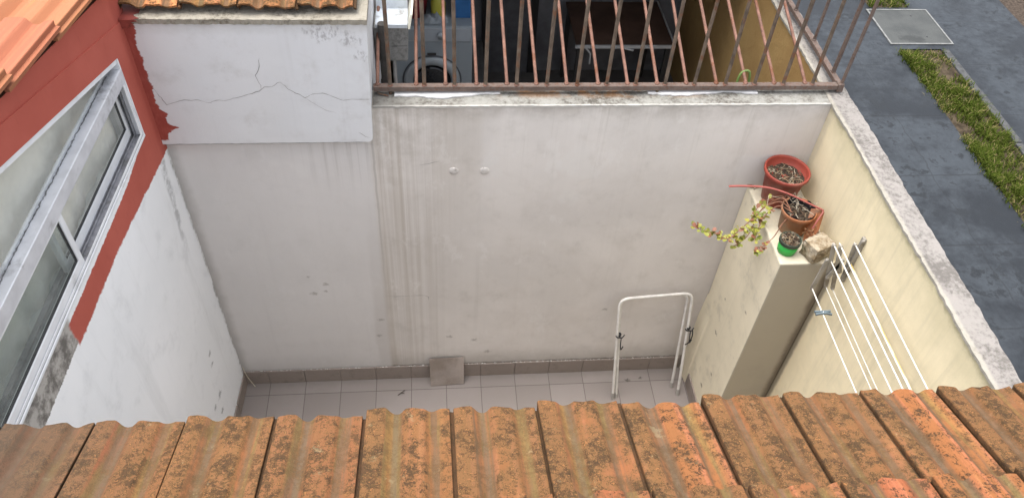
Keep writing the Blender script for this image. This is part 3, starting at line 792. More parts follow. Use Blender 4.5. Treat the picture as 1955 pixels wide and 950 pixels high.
tag(b_.build('curtain', m_cloth()), 'pale cream curtain hanging behind the slanted house window', 'curtain')

# ------------------------------------------------------------------ neighbour's terrace behind the railing
MAT_dark = simple('shade_toned_terrace_wall', (.15, .155, .17), .7, .3, 3)  # deep terrace shade and its bluish haze put into the wall colour
nh = thing('neighbour_house', 'dark recessed back room of the neighbour behind the rusty railing', 'building', (2.5, 3.1, 1.0))
b_ = MB(); b_.box(XB + .001, XR - .001, 3.15, 3.3, 0, 3.0); b_.build('wall', MAT_dark, nh)
b_ = MB(); b_.box(.6, XO, 1.70, 3.46, 2.96, 3.3); b_.box(.6, XO, 1.70, 1.87, 3.3, 5.2); b_.box(.6, XO, 3.3, 3.46, 3.3, 5.2); b_.build('unseen_shade_canopy', simple('shade_canopy_render', (.45, .42, .37), .9, .1, 5), nh)  # unseen slab and upper walls, added to keep sky light off the terrace
b_ = MB(); b_.box(2.43, 2.50, 3.10, 3.149, 1.0, 2.9); b_.box(1.95, 2.02, 3.10, 3.149, 1.0, 2.9); b_.box(2.02, 2.43, 3.10, 3.149, 2.83, 2.9); b_.build('door_frame', simple('dark_door_frame', (.02, .02, .022), .5, .2, 8), nh)
b_ = MB(); b_.box(2.021, 2.429, 3.115, 3.148, 1.0, 2.829); b_.build('door', simple('dark_door', (.10, .104, .115), .35, .2, 8), nh)

# plinth and washing machine
b_ = MB(); b_.box(XB + .002, 1.95, 1.72, 3.05, 1.001, 1.42)
tag(b_.build('masonry_plinth', simple('plinth_concrete', (.10, .10, .10), .9, .2, 9), bevel=.01), 'low dark plinth under the washing machine', 'plinth')
YM = 1.90
wm = thing('washing_machine', 'white front loading washing machine in the shade behind the railing', 'washing machine', (1.445, 2.2, 1.42))
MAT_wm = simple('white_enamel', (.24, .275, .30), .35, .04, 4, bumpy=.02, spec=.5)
b_ = MB(); b_.box(1.11, 1.785, YM, 2.5, 1.421, 2.29); b_.build('body', MAT_wm, wm, bevel=.012)
AXF = Matrix(((1, 0, 0), (0, 0, -1), (0, 1, 0)))
MAT_ring = simple('grey_door_ring', (.26, .29, .31), .35, .06, 6, bumpy=.02, spec=.5)
b_ = MB(); b_.lathe([(.245, 0), (.245, .02), (.225, .035), (.185, .04), (.165, .02), (.165, .0)], (1.437, YM, 1.76), 48, axis=AXF)
dr = b_.build('door', MAT_ring, wm)
b_ = MB(); b_.lathe([(.164, .012), (.13, .03), (.07, .042), (.0001, .046)], (1.437, YM, 1.76), 40, axis=AXF); b_.build('glass', simple('dark_door_glass', (.015, .017, .02), .08, .1, 5, bumpy=0, spec=.6), dr)
b_ = MB(); b_.tube([(1.437 + .252 * math.cos(a), YM - .002, 1.76 + .252 * math.sin(a)) for a in [2 * PI * k / 48 for k in range(49)]], .006, 6); b_.build('door_seam', simple('seam_grey', (.08, .09, .10), .6, .1, 9), wm)
b_ = MB(); b_.box(1.125, 1.77, YM - .006, YM + .001, 2.15, 2.275); pn = b_.build('control_panel', simple('panel_grey', (.30, .33, .36), .4, .05, 6), wm, bevel=.004)
b_ = MB(); b_.lathe([(.034, .006), (.032, .026), (.0001, .028)], (1.52, YM, 2.21), 24, axis=AXF); b_.build('knob', MAT_ring, pn)
b_ = MB(); b_.box(1.135, 1.30, YM - .010, YM - .0065, 2.165, 2.262); b_.build('detergent_drawer', MAT_ring, pn, bevel=.003)
b_ = MB(); b_.box(1.40, 1.475, YM - .034, YM - .02, 2.035, 2.05); b_.build('badge', simple('badge_dark', (.03, .03, .03), .4, .1, 6), wm)
# things on the machine
bk = thing('bucket', 'red plastic bucket on the washing machine, left of the yellow bottle', 'bucket', (1.29, 2.12, 2.29))
b_ = MB(); b_.lathe([(.105, 0), (.14, .20), (.147, .20), (.147, .215), (.134, .215), (.10, .012), (.0001, .012)], (1.29, 2.12, 2.291), 28); b_.build('body', simple('red_plastic', (.30, .03, .05), .4, .08, 6, bumpy=.03), bk)
b_ = MB(); b_.tube([(1.29 + .15 * math.cos(a), 2.12 - .02 - .05 * math.sin(a), 2.29 + .19 - .10 * math.sin(a) * .4) for a in [PI * k / 16 for k in range(17)]], .004, 6); b_.build('handle', MAT_alu, bk)
bt = thing('bottle', 'yellow green detergent bottle standing on the washing machine', 'bottle', (1.50, 2.06, 2.29))
b_ = MB(); b_.lathe([(.055, 0), (.062, .01), (.062, .13), (.05, .17), (.022, .20), (.022, .215)], (1.50, 2.06, 2.291), 24); b_.build('body', simple('yellow_plastic', (.42, .40, .06), .4, .08, 6, bumpy=.03), bt)
b_ = MB(); b_.lathe([(.027, .20), (.027, .24), (.0001, .243)], (1.50, 2.06, 2.291), 20); b_.build('cap', simple('green_cap', (.08, .25, .10), .4, .08, 6), bt)
bx = thing('detergent_box', 'blue cardboard detergent box standing on the washing machine', 'box', (1.69, 2.10, 2.29))
b_ = MB(); b_.box(1.61, 1.77, 2.03, 2.14, 2.291, 2.53); b_.build('carton', simple('blue_card', (.03, .13, .33), .5, .12, 9), bx, bevel=.004)
ct = MB(); rr = random.Random(44)
NN = 14; vs_ = []
for i in range(NN + 1):
    for k in range(NN + 1):
        a, b2 = i / NN, k / NN
        hgt = .05 * math.sin(PI * a) * math.sin(PI * b2) * (1 + .5 * math.sin(a * 17 + b2 * 9)) + .012 * math.sin(a * 25) * math.sin(b2 * 19)
        vs_.append((1.36 + .22 * a, 1.93 + .16 * b2 - .0, 2.293 + max(.002, hgt)))
ct.add(vs_, [(i * (NN + 1) + k, (i + 1) * (NN + 1) + k, (i + 1) * (NN + 1) + k + 1, i * (NN + 1) + k + 1) for i in range(NN) for k in range(NN)], 0, True)
tag(ct.build('cloth', simple('grey_cloth', (.26, .29, .31), .9, .15, 20)), 'crumpled grey cloth on the front of the washing machine top', 'cloth')

# dark table with pale edge
tb_ = thing('table', 'dark brown table with a pale metal edge in the terrace shade', 'table', (3.22, 2.7, 1.0))
b_ = MB(); b_.box(2.765, 3.68, 2.312, 3.08, 1.82, 1.845); b_.build('tabletop', simple('dark_brown_wood', (.085, .050, .036), .5, .3, 5), tb_, bevel=.003)
MAT_pale = simple('pale_metal_trim', (.42, .44, .45), .45, .1, 9)
b_ = MB(); b_.box(2.752, 3.693, 2.296, 2.311, 1.822, 1.852); b_.box(3.681, 3.694, 2.3115, 3.08, 1.822, 1.852); b_.build('edge_trim', MAT_pale, tb_)
for (lx, ly) in ((2.80, 2.35), (3.64, 2.35), (2.80, 3.04), (3.64, 3.04)):
    b_ = MB(); b_.box(lx - .02, lx + .02, ly - .02, ly + .02, 1.001, 1.819); b_.build('leg', simple('dark_leg', (.03, .03, .03), .6, .1, 6) if 'dark_leg' not in bpy.data.materials else bpy.data.materials['dark_leg'], tb_)
for P_ in ([(2.85, 2.30, 1.825), (2.90, 2.297, 1.77), (2.905, 2.296, 1.66)], [(3.2, 2.30, 1.825), (3.3, 2.298, 1.80)]):
    b_ = MB(); b_.tube(P_, .009, 8); b_.build('brace', MAT_pale, tb_)

# concrete beam end, gutter and downpipe at the shed corner
cb = thing('concrete_beam', 'rough grey concrete beam end beside the shed wall, under the white gutter', 'beam', (1.17, .9, 2.9))
MAT_conc = m_coping('rough_concrete', pale=(.30, .295, .28), dark=(.15, .147, .14), amount=.5, mid=(.24, .235, .22))
b_ = MB(); b_.box(XB + .003, 1.285, .50, 1.5, 2.899, 3.008); b_.box(XB + .003, 1.290, .496, 1.5, 3.012, 3.15); b_.box(XB + .003, 1.280, .504, 1.5, 3.0, 3.02); b_.build('concrete', MAT_conc, cb, bevel=.006)
gt = thing('gutter', 'open white metal gutter with a raised end on the concrete beam', 'gutter', (1.17, .55, 3.16))
MAT_gut = simple('white_gutter_metal', (.55, .59, .63), .45, .12, 12, bumpy=.1, dirt=(.25, .24, .22), dirt_t=.62)
b_ = MB()
prof = [(.47, 3.185), (.462, 3.19), (.462, 3.165), (.70, 3.158), (.73, 3.30), (.722, 3.302), (.694, 3.166), (.47, 3.172)]
b_.prism(prof, lambda y, z, x: (x, y, z), XB + .016, 1.292); b_.build('trough', MAT_gut, gt)
b_ = MB(); b_.prism([(.455, 3.16), (.735, 3.152), (.765, 3.335), (.60, 3.30), (.48, 3.25)], lambda y, z, x: (x + .03 * (z - 3.15) / .15, y, z), 1.2925, 1.306); b_.build('end_cap', simple('cream_end_cap', (.62, .60, .50), .5, .1, 12), gt, bevel=.003)
b_ = MB(); b_.tube([(1.135, .46, 3.2), (1.135, .46, 2.6), (1.135, .46, 1.02)], .028, 12)
for z in (2.75, 2.3): b_.tube([(1.135, .46, z), (1.135, .46, z + .03)], .033, 12)
tag(b_.build('downpipe', simple('dark_pipe', (.055, .05, .045), .6, .3, 12)), 'dark downpipe beside the shed corner behind the railing', 'pipe')
b_ = MB(); b_.tube([(1.195, .52, 2.895), (1.197, .50, 2.0), (1.195, .5, 1.02)], .012, 8)
tag(b_.build('conduit', simple('pale_conduit', (.36, .35, .34), .6, .2, 12)), 'thin pale conduit below the concrete beam', 'pipe')

# ------------------------------------------------------------------ rusty railing
ra = thing('railing', 'rusty brown metal railing with upright and leaning bars on the back wall', 'railing', (2.5, .13, H))
def m_rust():
    b = B('rusty_painted_steel'); n = b.noise(14, 6, .7); n2 = b.noise(70, 5, .7)
    c = b.mix(b.ss(n, .35, .65), (.125, .092, .077), (.17, .128, .107))
    c = b.mix(b.ss(n2, .52, .64) * .6, c, (.13, .045, .018))
    c = b.mix(b.ss(b.noise(5, 4, .6), .55, .7) * .5, c, (.12, .105, .09))
    return b.out(c, .75, b.bump(n2 * .6 + n * .4, .5, .004), .1, .3)
MAT_rust = m_rust()
MAT_rust2 = simple('brown_painted_steel', (.115, .085, .062), .7, .35, 16, bumpy=.4, dirt=(.16, .06, .025), dirt_t=.60)
MAT_rust3 = simple('rusty_red_steel', (.185, .095, .068), .75, .25, 16, bumpy=.5, dirt=(.15, .055, .025), dirt_t=.58)
RZ = H + .062
b_ = MB(); b_.box(XB + .004, 4.045, .108, .150, RZ - .034, RZ); b_.build('bottom_rail', MAT_rust, ra, bevel=.003)
b_ = MB(); b_.box(4.04, 4.078, .152, 3.3, RZ - .026, RZ + .004); b_.box(4.046, 4.085, .105, .150, RZ - .05, RZ + .006); b_.build('side_rail', MAT_rust, ra, bevel=.003)
b_ = MB(); b_.box(XB + .004, 4.06, .114, .144, 3.92, 3.945); b_.box(4.046, 4.074, .145, 3.3, 3.92, 3.945); b_.build('top_rail', MAT_rust, ra)
rr = random.Random(50)
VX = [1.182, 1.39, 1.576, 1.767, 1.96, 2.15, 2.341, 2.529, 2.714, 2.904, 3.094, 3.296, 3.489, 3.679, 3.874]
AXs = [1.105, 1.341, 1.521, 1.712, 1.901, 2.085, 2.276, 2.476, 2.664, 2.855, 3.045, 3.241, 3.434, 3.623, 3.829]
def weld(mb, p, mat=0): mb.lathe([(.0185, 0), (.015, .006), (.010, .011)], p, 8, mat, wob=.15)
for xk in VX:
    b_ = MB(); dx, dy = rr.gauss(0, .006), rr.gauss(0, .005)
    zb = H - .02 if abs(xk - 1.182) < .01 else RZ - .002
    b_.tube([(xk, .126, zb), (xk + dx * .3, .126 + dy * .2, RZ + .4), (xk + dx, .126 + dy, 3.93)], .0118, 8); weld(b_, (xk, .126, RZ - .001), 1)
    b_.build('upright_bar', [MAT_rust2, MAT_rust3], ra)
th = math.radians(19)
for xk in AXs:
    b_ = MB(); dx = rr.gauss(0, .008); L = 1.48
    b_.tube([(xk, .138, RZ + .004), (xk + dx * .5, .138 + L * .5 * math.cos(th), RZ + .004 + L * .5 * math.sin(th) + rr.gauss(0, .004)), (xk + dx, .138 + L * math.cos(th), RZ + L * math.sin(th))], .0108, 8); weld(b_, (xk, .138, RZ - .001))
    b_.build('leaning_bar', MAT_rust3, ra)
for yk in (.12, .255, .45, .63, .82, 1.02, 1.21, 1.40, 1.6, 1.8, 2.0, 2.2, 2.4, 2.6, 2.8, 3.0, 3.2):
    b_ = MB(); xk = 4.062 + (.006 if yk < .2 else 0); rad = .014 if abs(yk - .255) < .01 else .0112
    b_.tube([(xk, yk, RZ - .02), (xk + rr.gauss(0, .004), yk + rr.gauss(0, .005), 3.93)], rad, 8); weld(b_, (xk, yk, RZ + .003))
    b_.build('side_bar', MAT_rust, ra)
for P_, r0 in (([(2.862, .122, RZ - .03), (2.858, .116, H - .012)], .011), ([(1.09, .13, RZ - .03), (1.11, .11, H + .012), (1.17, .09, H + .01)], .004), ([(4.03, .165, RZ - .03), (4.028, .168, H - .01)], .012)):
    b_ = MB(); b_.tube(P_, r0, 8); b_.build('foot', MAT_rust2, ra)
# green hose bit lying behind the rail
b_ = MB(); b_.tube(smoothpath([(3.40, .19, H - .03), (3.41, .205, H + .07), (3.44, .215, H + .10), (3.475, .21, H + .09), (3.49, .2, H - .02)], 5), .008, 8)
tag(b_.build('hose', simple('green_hose', (.13, .20, .05), .5, .15, 12)), 'short loop of green hose hanging behind the bottom rail', 'hose')

# ------------------------------------------------------------------ objects in the patio
MAT_lt = simple('loose_tile_glaze', (.30, .255, .225), .6, .15, 5, bumpy=.2, dirt=(.22, .18, .15), dirt_t=.6)
b_ = MB(); p0 = Vector((1.365, -.100, .002)); p1 = Vector((1.656, -.087, .006))
ta = Vector((1.358, -.016, .288)); tbv = Vector((1.650, -.014, .292)); nn = (p1 - p0).cross(ta - p0).normalized() * .009
b_.add([p0, p1, tbv, ta, p0 + nn, p1 + nn, tbv + nn, ta + nn], [(0, 1, 2, 3), (7, 6, 5, 4), (0, 4, 5, 1), (1, 5, 6, 2), (2, 6, 7, 3), (3, 7, 4, 0)])
tag(b_.build('loose_tile', MAT_lt, bevel=.0015), 'single loose floor tile leaning on the back wall skirting', 'tile')

# folded stand of white tube
st_ = thing('folding_stand', 'folded white tube stand leaning on the back wall by the pillar', 'stand', (3.2, -.25, 0))
MAT_tube = simple('chipped_white_tube', (.66, .64, .60), .45, .1, 14, bumpy=.06, dirt=(.33, .27, .20), dirt_t=.67)
def uframe(fl, tl, tr, fr, r=.012, rc=.085):
    fl, tl, tr, fr = map(Vector, (fl, tl, tr, fr))
    P = [fl]
    def corner(a, c, b):
        da = (a - c).normalized() * rc; db = (b - c).normalized() * rc
        return [c + da * (1 - t) ** 2 + db * t ** 2 for t in [k / 8 for k in range(9)]]
    P += [fl + (tl - fl) * .3, fl + (tl - fl) * .6]; P += corner(fl, tl, tr); P += [(tl + tr) / 2]; P += corner(tl, tr, fr); P += [fr + (tr - fr) * .6, fr + (tr - fr) * .3, fr]
    m_ = MB(); m_.tube(P, r, 10); return m_
uframe((2.935, -.302, .005), (2.862, -.10, 1.118), (3.452, -.075, 1.140), (3.515, -.288, .005)).build('outer_frame', MAT_tube, st_)
uframe((2.968, -.285, .005), (2.880, -.065, 1.075), (3.432, -.045, 1.098), (3.478, -.205, .005)).build('inner_frame', MAT_tube, st_)
MAT_blk = simple('black_wire', (.02, .02, .022), .5, .2, 20)
for (cx, cy, cz, s_) in ((2.906, -.162, .735, -1), (3.478, -.145, .775, 1)):
    b_ = MB()
    b_.tube([(cx - .035, cy - .02, cz + .012), (cx - .018, cy - .03, cz), (cx + .02, cy - .028, cz - .004), (cx + .04, cy - .01, cz + .012)], .0055, 8)
    b_.lathe([(.016, -.012), (.0165, .012)], (cx, cy, cz), 12)
    b_.tube(smoothpath([(cx + .012, cy - .025, cz), (cx + .012, cy - .05, cz - .07), (cx + .022, cy - .055, cz - .13), (cx + .038, cy - .045, cz - .10)], 5), .0045, 8)
    if s_ > 0: b_.tube(smoothpath([(cx + .03, cy - .015, cz), (cx + .038, cy - .035, cz - .06), (cx + .02, cy - .05, cz - .13), (cx - .005, cy - .05, cz - .16)], 5), .005, 8)
    b_.build('hinge_hook', MAT_blk, st_)
MAT_cap = simple('grey_foot_cap', (.36, .34, .31), .6, .15, 14)
for p, q_ in (((2.935, -.302, .003), (2.93, -.289, .075)), ((3.515, -.288, .003), (3.511, -.274, .07)), ((2.968, -.285, .003), (2.962, -.27, .06)), ((3.478, -.205, .003), (3.475, -.195, .06))):
    b_ = MB(); b_.tube([p, q_], .0145, 10); b_.build('foot_cap', MAT_cap, st_)

b_ = MB(); b_.tube(smoothpath([(-.188, -.016, .26), (-.17, -.03, .14), (-.125, -.045, .006)], 4), .0028, 6)
tag(b_.build('straw', simple('pale_straw', (.55, .50, .38), .8, .2, 30)), 'single pale straw leaning in the left corner of the floor', 'straw')
b_ = MB(); b_.tube([(1.085, -.185, .006), (1.11, -.165, .009), (1.145, -.135, .006)], .0035, 6); b_.tube([(1.11, -.165, .009), (1.14, -.17, .006)], .0025, 5)
tag(b_.build('twig', simple('dark_twig', (.08, .065, .05), .9, .3, 30)), 'small dark forked twig on the floor tiles left of the loose tile', 'twig')

# ------------------------------------------------------------------ pots on the pillar
MAT_potsoil = simple('dry_potting_soil', (.055, .042, .032), .97, .5, 60, bumpy=1.0, spec=.1, dirt=(.17, .13, .09), dirt_t=.60)
MAT_straw = simple('dry_straw', (.27, .205, .125), .9, .35, 30)
MAT_straw2 = simple('pale_dry_stem', (.40, .35, .27), .9, .3, 30)
MAT_twig = simple('brown_twig', (.15, .09, .055), .9, .35, 30)
def pot(name, label, c, prof, mat, soil_z, soil_r, debris, seed, rim=None, tilt=0):
    t = thing(name, label, 'plant pot', c, 'flower pots standing on the pillar')
    b_ = MB(); b_.lathe(prof, c, 40); ob = b_.build('pot', mat, t)
    if rim: b_ = MB(); b_.lathe(rim, c, 40); b_.build('rim', mat, t)
    b_ = MB(); rr = random.Random(seed); n = 11; vs_ = []
    pr = [(soil_r * k / n, soil_z + (rr.uniform(-.006, .006) if k < n else 0)) for k in range(n, -1, -1)]
    vs_ = []; seg = 30; fs = []
    for (r, z) in pr:
        for k in range(seg):
            a = 2 * PI * k / seg; vs_.append(Vector(c) + Vector((max(r, .0005) * math.cos(a), max(r, .0005) * math.sin(a), z + rr.uniform(-.006, .006))))
    for i in range(len(pr) - 1):
        for k in range(seg): fs.append((i * seg + k, i * seg + (k + 1) % seg, (i + 1) * seg + (k + 1) % seg, (i + 1) * seg + k))
    b_.add(vs_, fs, 0, False); b_.build('soil', MAT_potsoil, t)
    b_ = MB()
    for _ in range(debris):
        a = rr.uniform(0, 2 * PI); rad = soil_r * math.sqrt(rr.random()) * .88; p = Vector(c) + Vector((rad * math.cos(a), rad * math.sin(a), soil_z + rr.uniform(.004, .016)))
        a2 = rr.uniform(0, 2 * PI); ln = rr.uniform(.015, .075) * soil_r / .12
        d = Vector((math.cos(a2), math.sin(a2), rr.uniform(-.15, .3))) * ln
        q_ = p + d
        off = Vector((q_.x - c[0], q_.y - c[1], 0))
        if off.length > soil_r * .95: q_ -= off.normalized() * (off.length - soil_r * .9)
        mid = (p + q_) / 2 + Vector((rr.gauss(0, .008), rr.gauss(0, .008), rr.uniform(0, .012)))
        b_.tube([p, mid, q_], rr.uniform(.0010, .0024), 5, rr.choice((0, 0, 2, 2, 1)))
    b_.build('dry_stems', [MAT_straw, MAT_straw2, MAT_twig], t)
    return t
MAT_redpot = simple('faded_red_plastic', (.25, .046, .030), .55, .14, 6, bumpy=.06, spec=.3, dirt=(.27, .13, .10), dirt_t=.58)
c1 = (3.775, -.150, HP + .001)
pot('flower_pot', 'large red plastic pot with dry soil, nearest the back wall', c1,
    [(.0001, 0), (.098, 0), (.104, .006), (.136, .235), (.148, .237), (.152, .243), (.153, .262), (.149, .268), (.141, .266), (.137, .255), (.128, .20)], MAT_redpot, .205, .131, 80, 1)
c2 = (3.788, -.437, HP + .001)
MAT_terra = simple('terracotta_plastic', (.31, .112, .045), .55, .16, 7, bumpy=.08, spec=.3, dirt=(.27, .17, .11), dirt_t=.58)
t2 = pot('flower_pot', 'terracotta coloured pot with black lining and bare stems, between red and green pots', c2,
    [(.0001, 0), (.082, 0), (.087, .005), (.104, .150), (.112, .152), (.114, .156), (.115, .176), (.112, .181), (.106, .178), (.102, .165), (.096, .12)], MAT_terra, .135, .099, 22, 2)
b_ = MB(); rr = random.Random(61); vs_ = []; SG = 44
for k in range(SG + 1):
    a = 2 * PI * k / SG
    f = .010 * math.sin(5 * a) + .008 * math.sin(11 * a + 1) + rr.uniform(-.006, .006)
    for (r, z) in ((.097, .13), (.103, .17), (.104 + f * .3, .186 + f)):
        vs_.append(Vector(c2) + Vector(((r - .001) * math.cos(a), (r - .001) * math.sin(a), z)))
b_.add(vs_, [(3 * k + q_, 3 * k + 3 + q_, 3 * k + 4 + q_, 3 * k + 1 + q_) for k in range(SG) for q_ in range(2)], 0, True)
b_.build('black_liner', simple('black_plastic_liner', (.018, .018, .022), .4, .3, 20), t2)
# broken red rim piece leaning on the middle pot
c3 = (3.690, -.632, HP + .001)
MAT_green = simple('bright_green_plastic', (.03, .33, .05), .4, .08, 6, bumpy=.04, spec=.45)
pot('flower_pot', 'small bright green pot, nearest the pillar front', c3,
    [(.0001, 0), (.054, 0), (.058, .004), (.066, .080)], MAT_green, .092, .063, 60, 3,
    rim=[(.0665, .081), (.070, .083), (.0705, .106), (.068, .110), (.064, .108), (.0635, .081)])
for o in C.objects:
    pass
# dark rim on the green pot: its rim part gets the dark colour
rims = [o for o in bpy.data.objects if o.name.startswith('rim')]
for o in rims: o.data.materials.clear(); o.data.materials.append(simple('dark_pot_rim', (.035, .045, .03), .6, .3, 20))
# trailing plant
def m_leaf():
    b = B('succulent_leaf'); rd, s_, v = b.attr('tile')
    c = b.mix(rd, (.13, .16, .025), (.37, .34, .06))
    c = b.mix(b.ss(s_, .72, .82), c, (.22, .085, .05))
    c = b.mix(b.ss(b.noise(60, 4, .6), .5, .7) * .3, c, (.20, .15, .05))
    return b.out(c, .5, None, 0, .35)
tp = thing('trailing_plant', 'yellow green trailing plant hanging over the pillar edge from the terracotta pot', 'plant', (3.6, -.40, HP))
stems = [
    [(3.735, -.40, 2.39), (3.69, -.36, 2.43), (3.63, -.335, 2.36), (3.56, -.37, 2.315), (3.47, -.44, 2.285), (3.39, -.50, 2.265), (3.315, -.545, 2.255), (3.245, -.505, 2.27), (3.17, -.488, 2.275), (3.095, -.452, 2.285)],
    [(3.735, -.42, 2.39), (3.67, -.37, 2.41), (3.58, -.36, 2.33), (3.53, -.42, 2.28), (3.48, -.49, 2.235), (3.42, -.53, 2.20), (3.37, -.55, 2.19)],
    [(3.74, -.45, 2.39), (3.66, -.40, 2.40), (3.585, -.41, 2.315), (3.545, -.47, 2.25), (3.52, -.52, 2.20)],
    [(3.74, -.47, 2.39), (3.68, -.50, 2.36), (3.625, -.55, 2.28), (3.575, -.59, 2.265), (3.51, -.635, 2.25), (3.47, -.655, 2.235)],
    [(3.735, -.44, 2.39), (3.70, -.33, 2.42), (3.62, -.30, 2.35), (3.56, -.33, 2.30), (3.545, -.40, 2.30)],
]
b_ = MB(); lf = MB(); lf.att = []; rr = random.Random(19)
for si, S in enumerate(stems):
    S = smoothpath(S, 8); b_.tube(S, [.0042 - .0024 * k / len(S) for k in range(len(S))], 6)
    n0 = int(len(S) * (.38 if si in (0, 1, 2, 4) else .62))
    dense = {0: 3, 1: 3, 2: 3, 3: 4, 4: 2}[si]
    for k in range(n0, len(S)):
        for _ in range(dense if rr.random() < .75 else 1):
            if rr.random() < .5: continue
            p = S[k]; a = rr.uniform(0, 2 * PI); el = rr.uniform(-.3, .9)
            d = Vector((math.cos(a) * math.cos(el), math.sin(a) * math.cos(el), math.sin(el)))
            side = d.cross(Vector((rr.gauss(0, .3), rr.gauss(0, .3), 1))).normalized(); up = side.cross(d)
            sz = rr.uniform(.019, .032) * (.75 if si == 3 else 1)
            rd = min(1, max(0, rr.gauss(.5 if k < len(S) * .8 else .25, .28))); dead = .9 if (si == 3 and rr.random() < .7) or rr.random() < .22 else rr.uniform(0, .6)
            o0 = p + d * .004; pts = [o0]
            for (l, wd, hh) in ((.35, .42, .03), (.75, .55, .10), (1.1, .48, .08), (1.35, .22, 0)):
                pts += [o0 + d * sz * l + side * sz * wd + up * sz * hh, o0 + d * sz * l + up * sz * (hh - .12), o0 + d * sz * l - side * sz * wd + up * sz * hh]
            fs = [(0, 1, 2), (0, 2, 3)]
            for q_ in range(3):
                i0 = 1 + q_ * 3; fs += [(i0, i0 + 3, i0 + 4, i0 + 1), (i0 + 1, i0 + 4, i0 + 5, i0 + 2)]
            lf.add(pts, fs, 0, True); lf.att += [(rd, dead, 0)] * len(pts)
b_.build('stems', simple('reddish_stem', (.22, .10, .06), .8, .3, 30), tp)
lf.build('leaves', m_leaf(), tp)
# red plastic strip lying across the pots
b_ = MB()
P = smoothpath([(3.352, -.262, 2.452), (3.46, -.268, 2.458), (3.60, -.290, 2.462), (3.72, -.345, 2.458), (3.84, -.432, 2.448), (3.918, -.486, 2.44)], 6)
vs_ = []
for i, p in enumerate(P):
    wd = .0075; vs_ += [p + Vector((0, -wd, -.002)), p + Vector((0, wd, -.002)), p + Vector((0, wd, .004)), p + Vector((0, -wd, .004))]
fs = [(4 * i + k, 4 * i + (k + 1) % 4, 4 * i + 4 + (k + 1) % 4, 4 * i + 4 + k) for i in range(len(P) - 1) for k in range(4)] + [(3, 2, 1, 0), tuple(4 * (len(P) - 1) + k for k in range(4))]
b_.add(vs_, fs)
P = smoothpath([(3.918, -.486, 2.442), (3.905, -.51, 2.435), (3.87, -.545, 2.40), (3.845, -.57, 2.36)], 5)
b_.tube(P, .0055, 8)
tag(b_.build('plastic_strip', simple('pinkish_red_plastic', (.27, .075, .062), .45, .1, 12)), 'long thin red plastic strip lying across the pots', 'strip')
# broken terracotta plastic shard and dry leaves beside the middle pot
b_ = MB()
P2 = [(3.865, -.44, 2.40), (3.915, -.47, 2.43), (3.925, -.50, 2.425), (3.90, -.56, 2.33), (3.86, -.585, 2.25), (3.825, -.56, 2.24), (3.835, -.50, 2.33)]
vs_ = [Vector(p) for p in P2] + [Vector(p) + Vector((.004, .006, .004)) for p in P2]; n = len(P2)
b_.add(vs_, [tuple(range(n)), tuple(range(2 * n - 1, n - 1, -1))] + [(i, n + i, n + (i + 1) % n, (i + 1) % n) for i in range(n)])
tag(b_.build('pot_shard', MAT_terra), 'broken terracotta coloured pot piece leaning beside the terracotta pot', 'shard')
b_ = MB(); rr = random.Random(90)
for _ in range(46):
    p = Vector((rr.gauss(3.855, .03), rr.gauss(-.548, .022), 0)); p.z = 2.25 + rr.uniform(0, .10)
    d = Vector((rr.gauss(0, 1), rr.gauss(0, 1), rr.gauss(0, .6))).normalized() * rr.uniform(.012, .026); e = d.cross(Vector((rr.gauss(0, 1), rr.gauss(0, 1), 1))).normalized() * .007
    b_.add([p, p + d * .5 + e, p + d, p + d * .5 - e], [(0, 1, 2, 3)])
for _ in range(11):
    p = Vector((rr.gauss(3.80, .05), rr.gauss(-.40, .05), 2.40)); q_ = p + Vector((rr.gauss(.02, .05), rr.gauss(-.05, .05), rr.uniform(-.01, .06)))
    b_.tube([p, (p + q_) / 2 + Vector((rr.gauss(0, .02), rr.gauss(0, .02), .03)), q_], .0017, 5, 1)
tag(b_.build('dead_foliage', [simple('withered_leaf', (.26, .14, .07), .85, .4, 40), MAT_straw2]), 'withered brown leaves and thin stems beside the terracotta pot', 'dead leaves')
# twig tuft left of the red pot
b_ = MB()
for _ in range(9):
    p = Vector((rr.uniform(3.63, 3.70), rr.uniform(-.05, -.02), HP + .004)); q_ = p + Vector((rr.uniform(-.09, -.02), rr.uniform(-.03, .012), rr.uniform(.002, .03)))
    b_.tube([p, (p + q_) / 2 + Vector((0, 0, .008)), q_], .002, 5)
tag(b_.build('dry_twigs', MAT_twig), 'few dark dry twigs at the pillar corner by the large red pot', 'twigs')
# stone
b_ = MB(); rr = random.Random(15)
import bmesh
bm = bmesh.new(); bmesh.ops.create_cube(bm, size=1); bmesh.ops.subdivide_edges(bm, edges=bm.edges[:], cuts=7, use_grid_fill=True)
from mathutils import noise as mn
for v in bm.verts:
    p = v.co.copy(); sph = p.normalized() * .62
    p = p.lerp(sph, .22); nz = mn.fractal(p * 2.3 + Vector((3, 1, 7)), 1, 2, 5)
    p *= 1 + .13 * nz
    p += Vector((mn.noise(p * 9), mn.noise(p * 9 + Vector((5, 5, 5))), mn.noise(p * 9 + Vector((9, 2, 1))))) * .02
    v.co = p
bm.verts.ensure_lookup_table()
vs_ = [(Matrix.Rotation(math.radians(24), 3, 'Z') @ Vector((v.co.x * .165, v.co.y * .125, v.co.z * .12))) + Vector((3.868, -.672, HP + .062)) for v in bm.verts]
b_.add(vs_, [tuple(v.index for v in f.verts) for f in bm.faces], 0, False); bm.free()
def m_stone():
    b = B('weathered_stone'); n = b.noise(18, 6, .7)
    c = b.mix(b.ss(n, .38, .6), (.22, .165, .10), (.40, .345, .26)); c = b.mix(b.ss(b.noise(60, 5, .7), .55, .68) * .7, c, (.10, .085, .065))
    return b.out(c, .95, b.bump(b.noise(45, 6, .7), .8, .01), 0, .1)
tag(b_.build('stone', m_stone()), 'rough brown block of stone at the pillar front beside the green pot', 'stone')

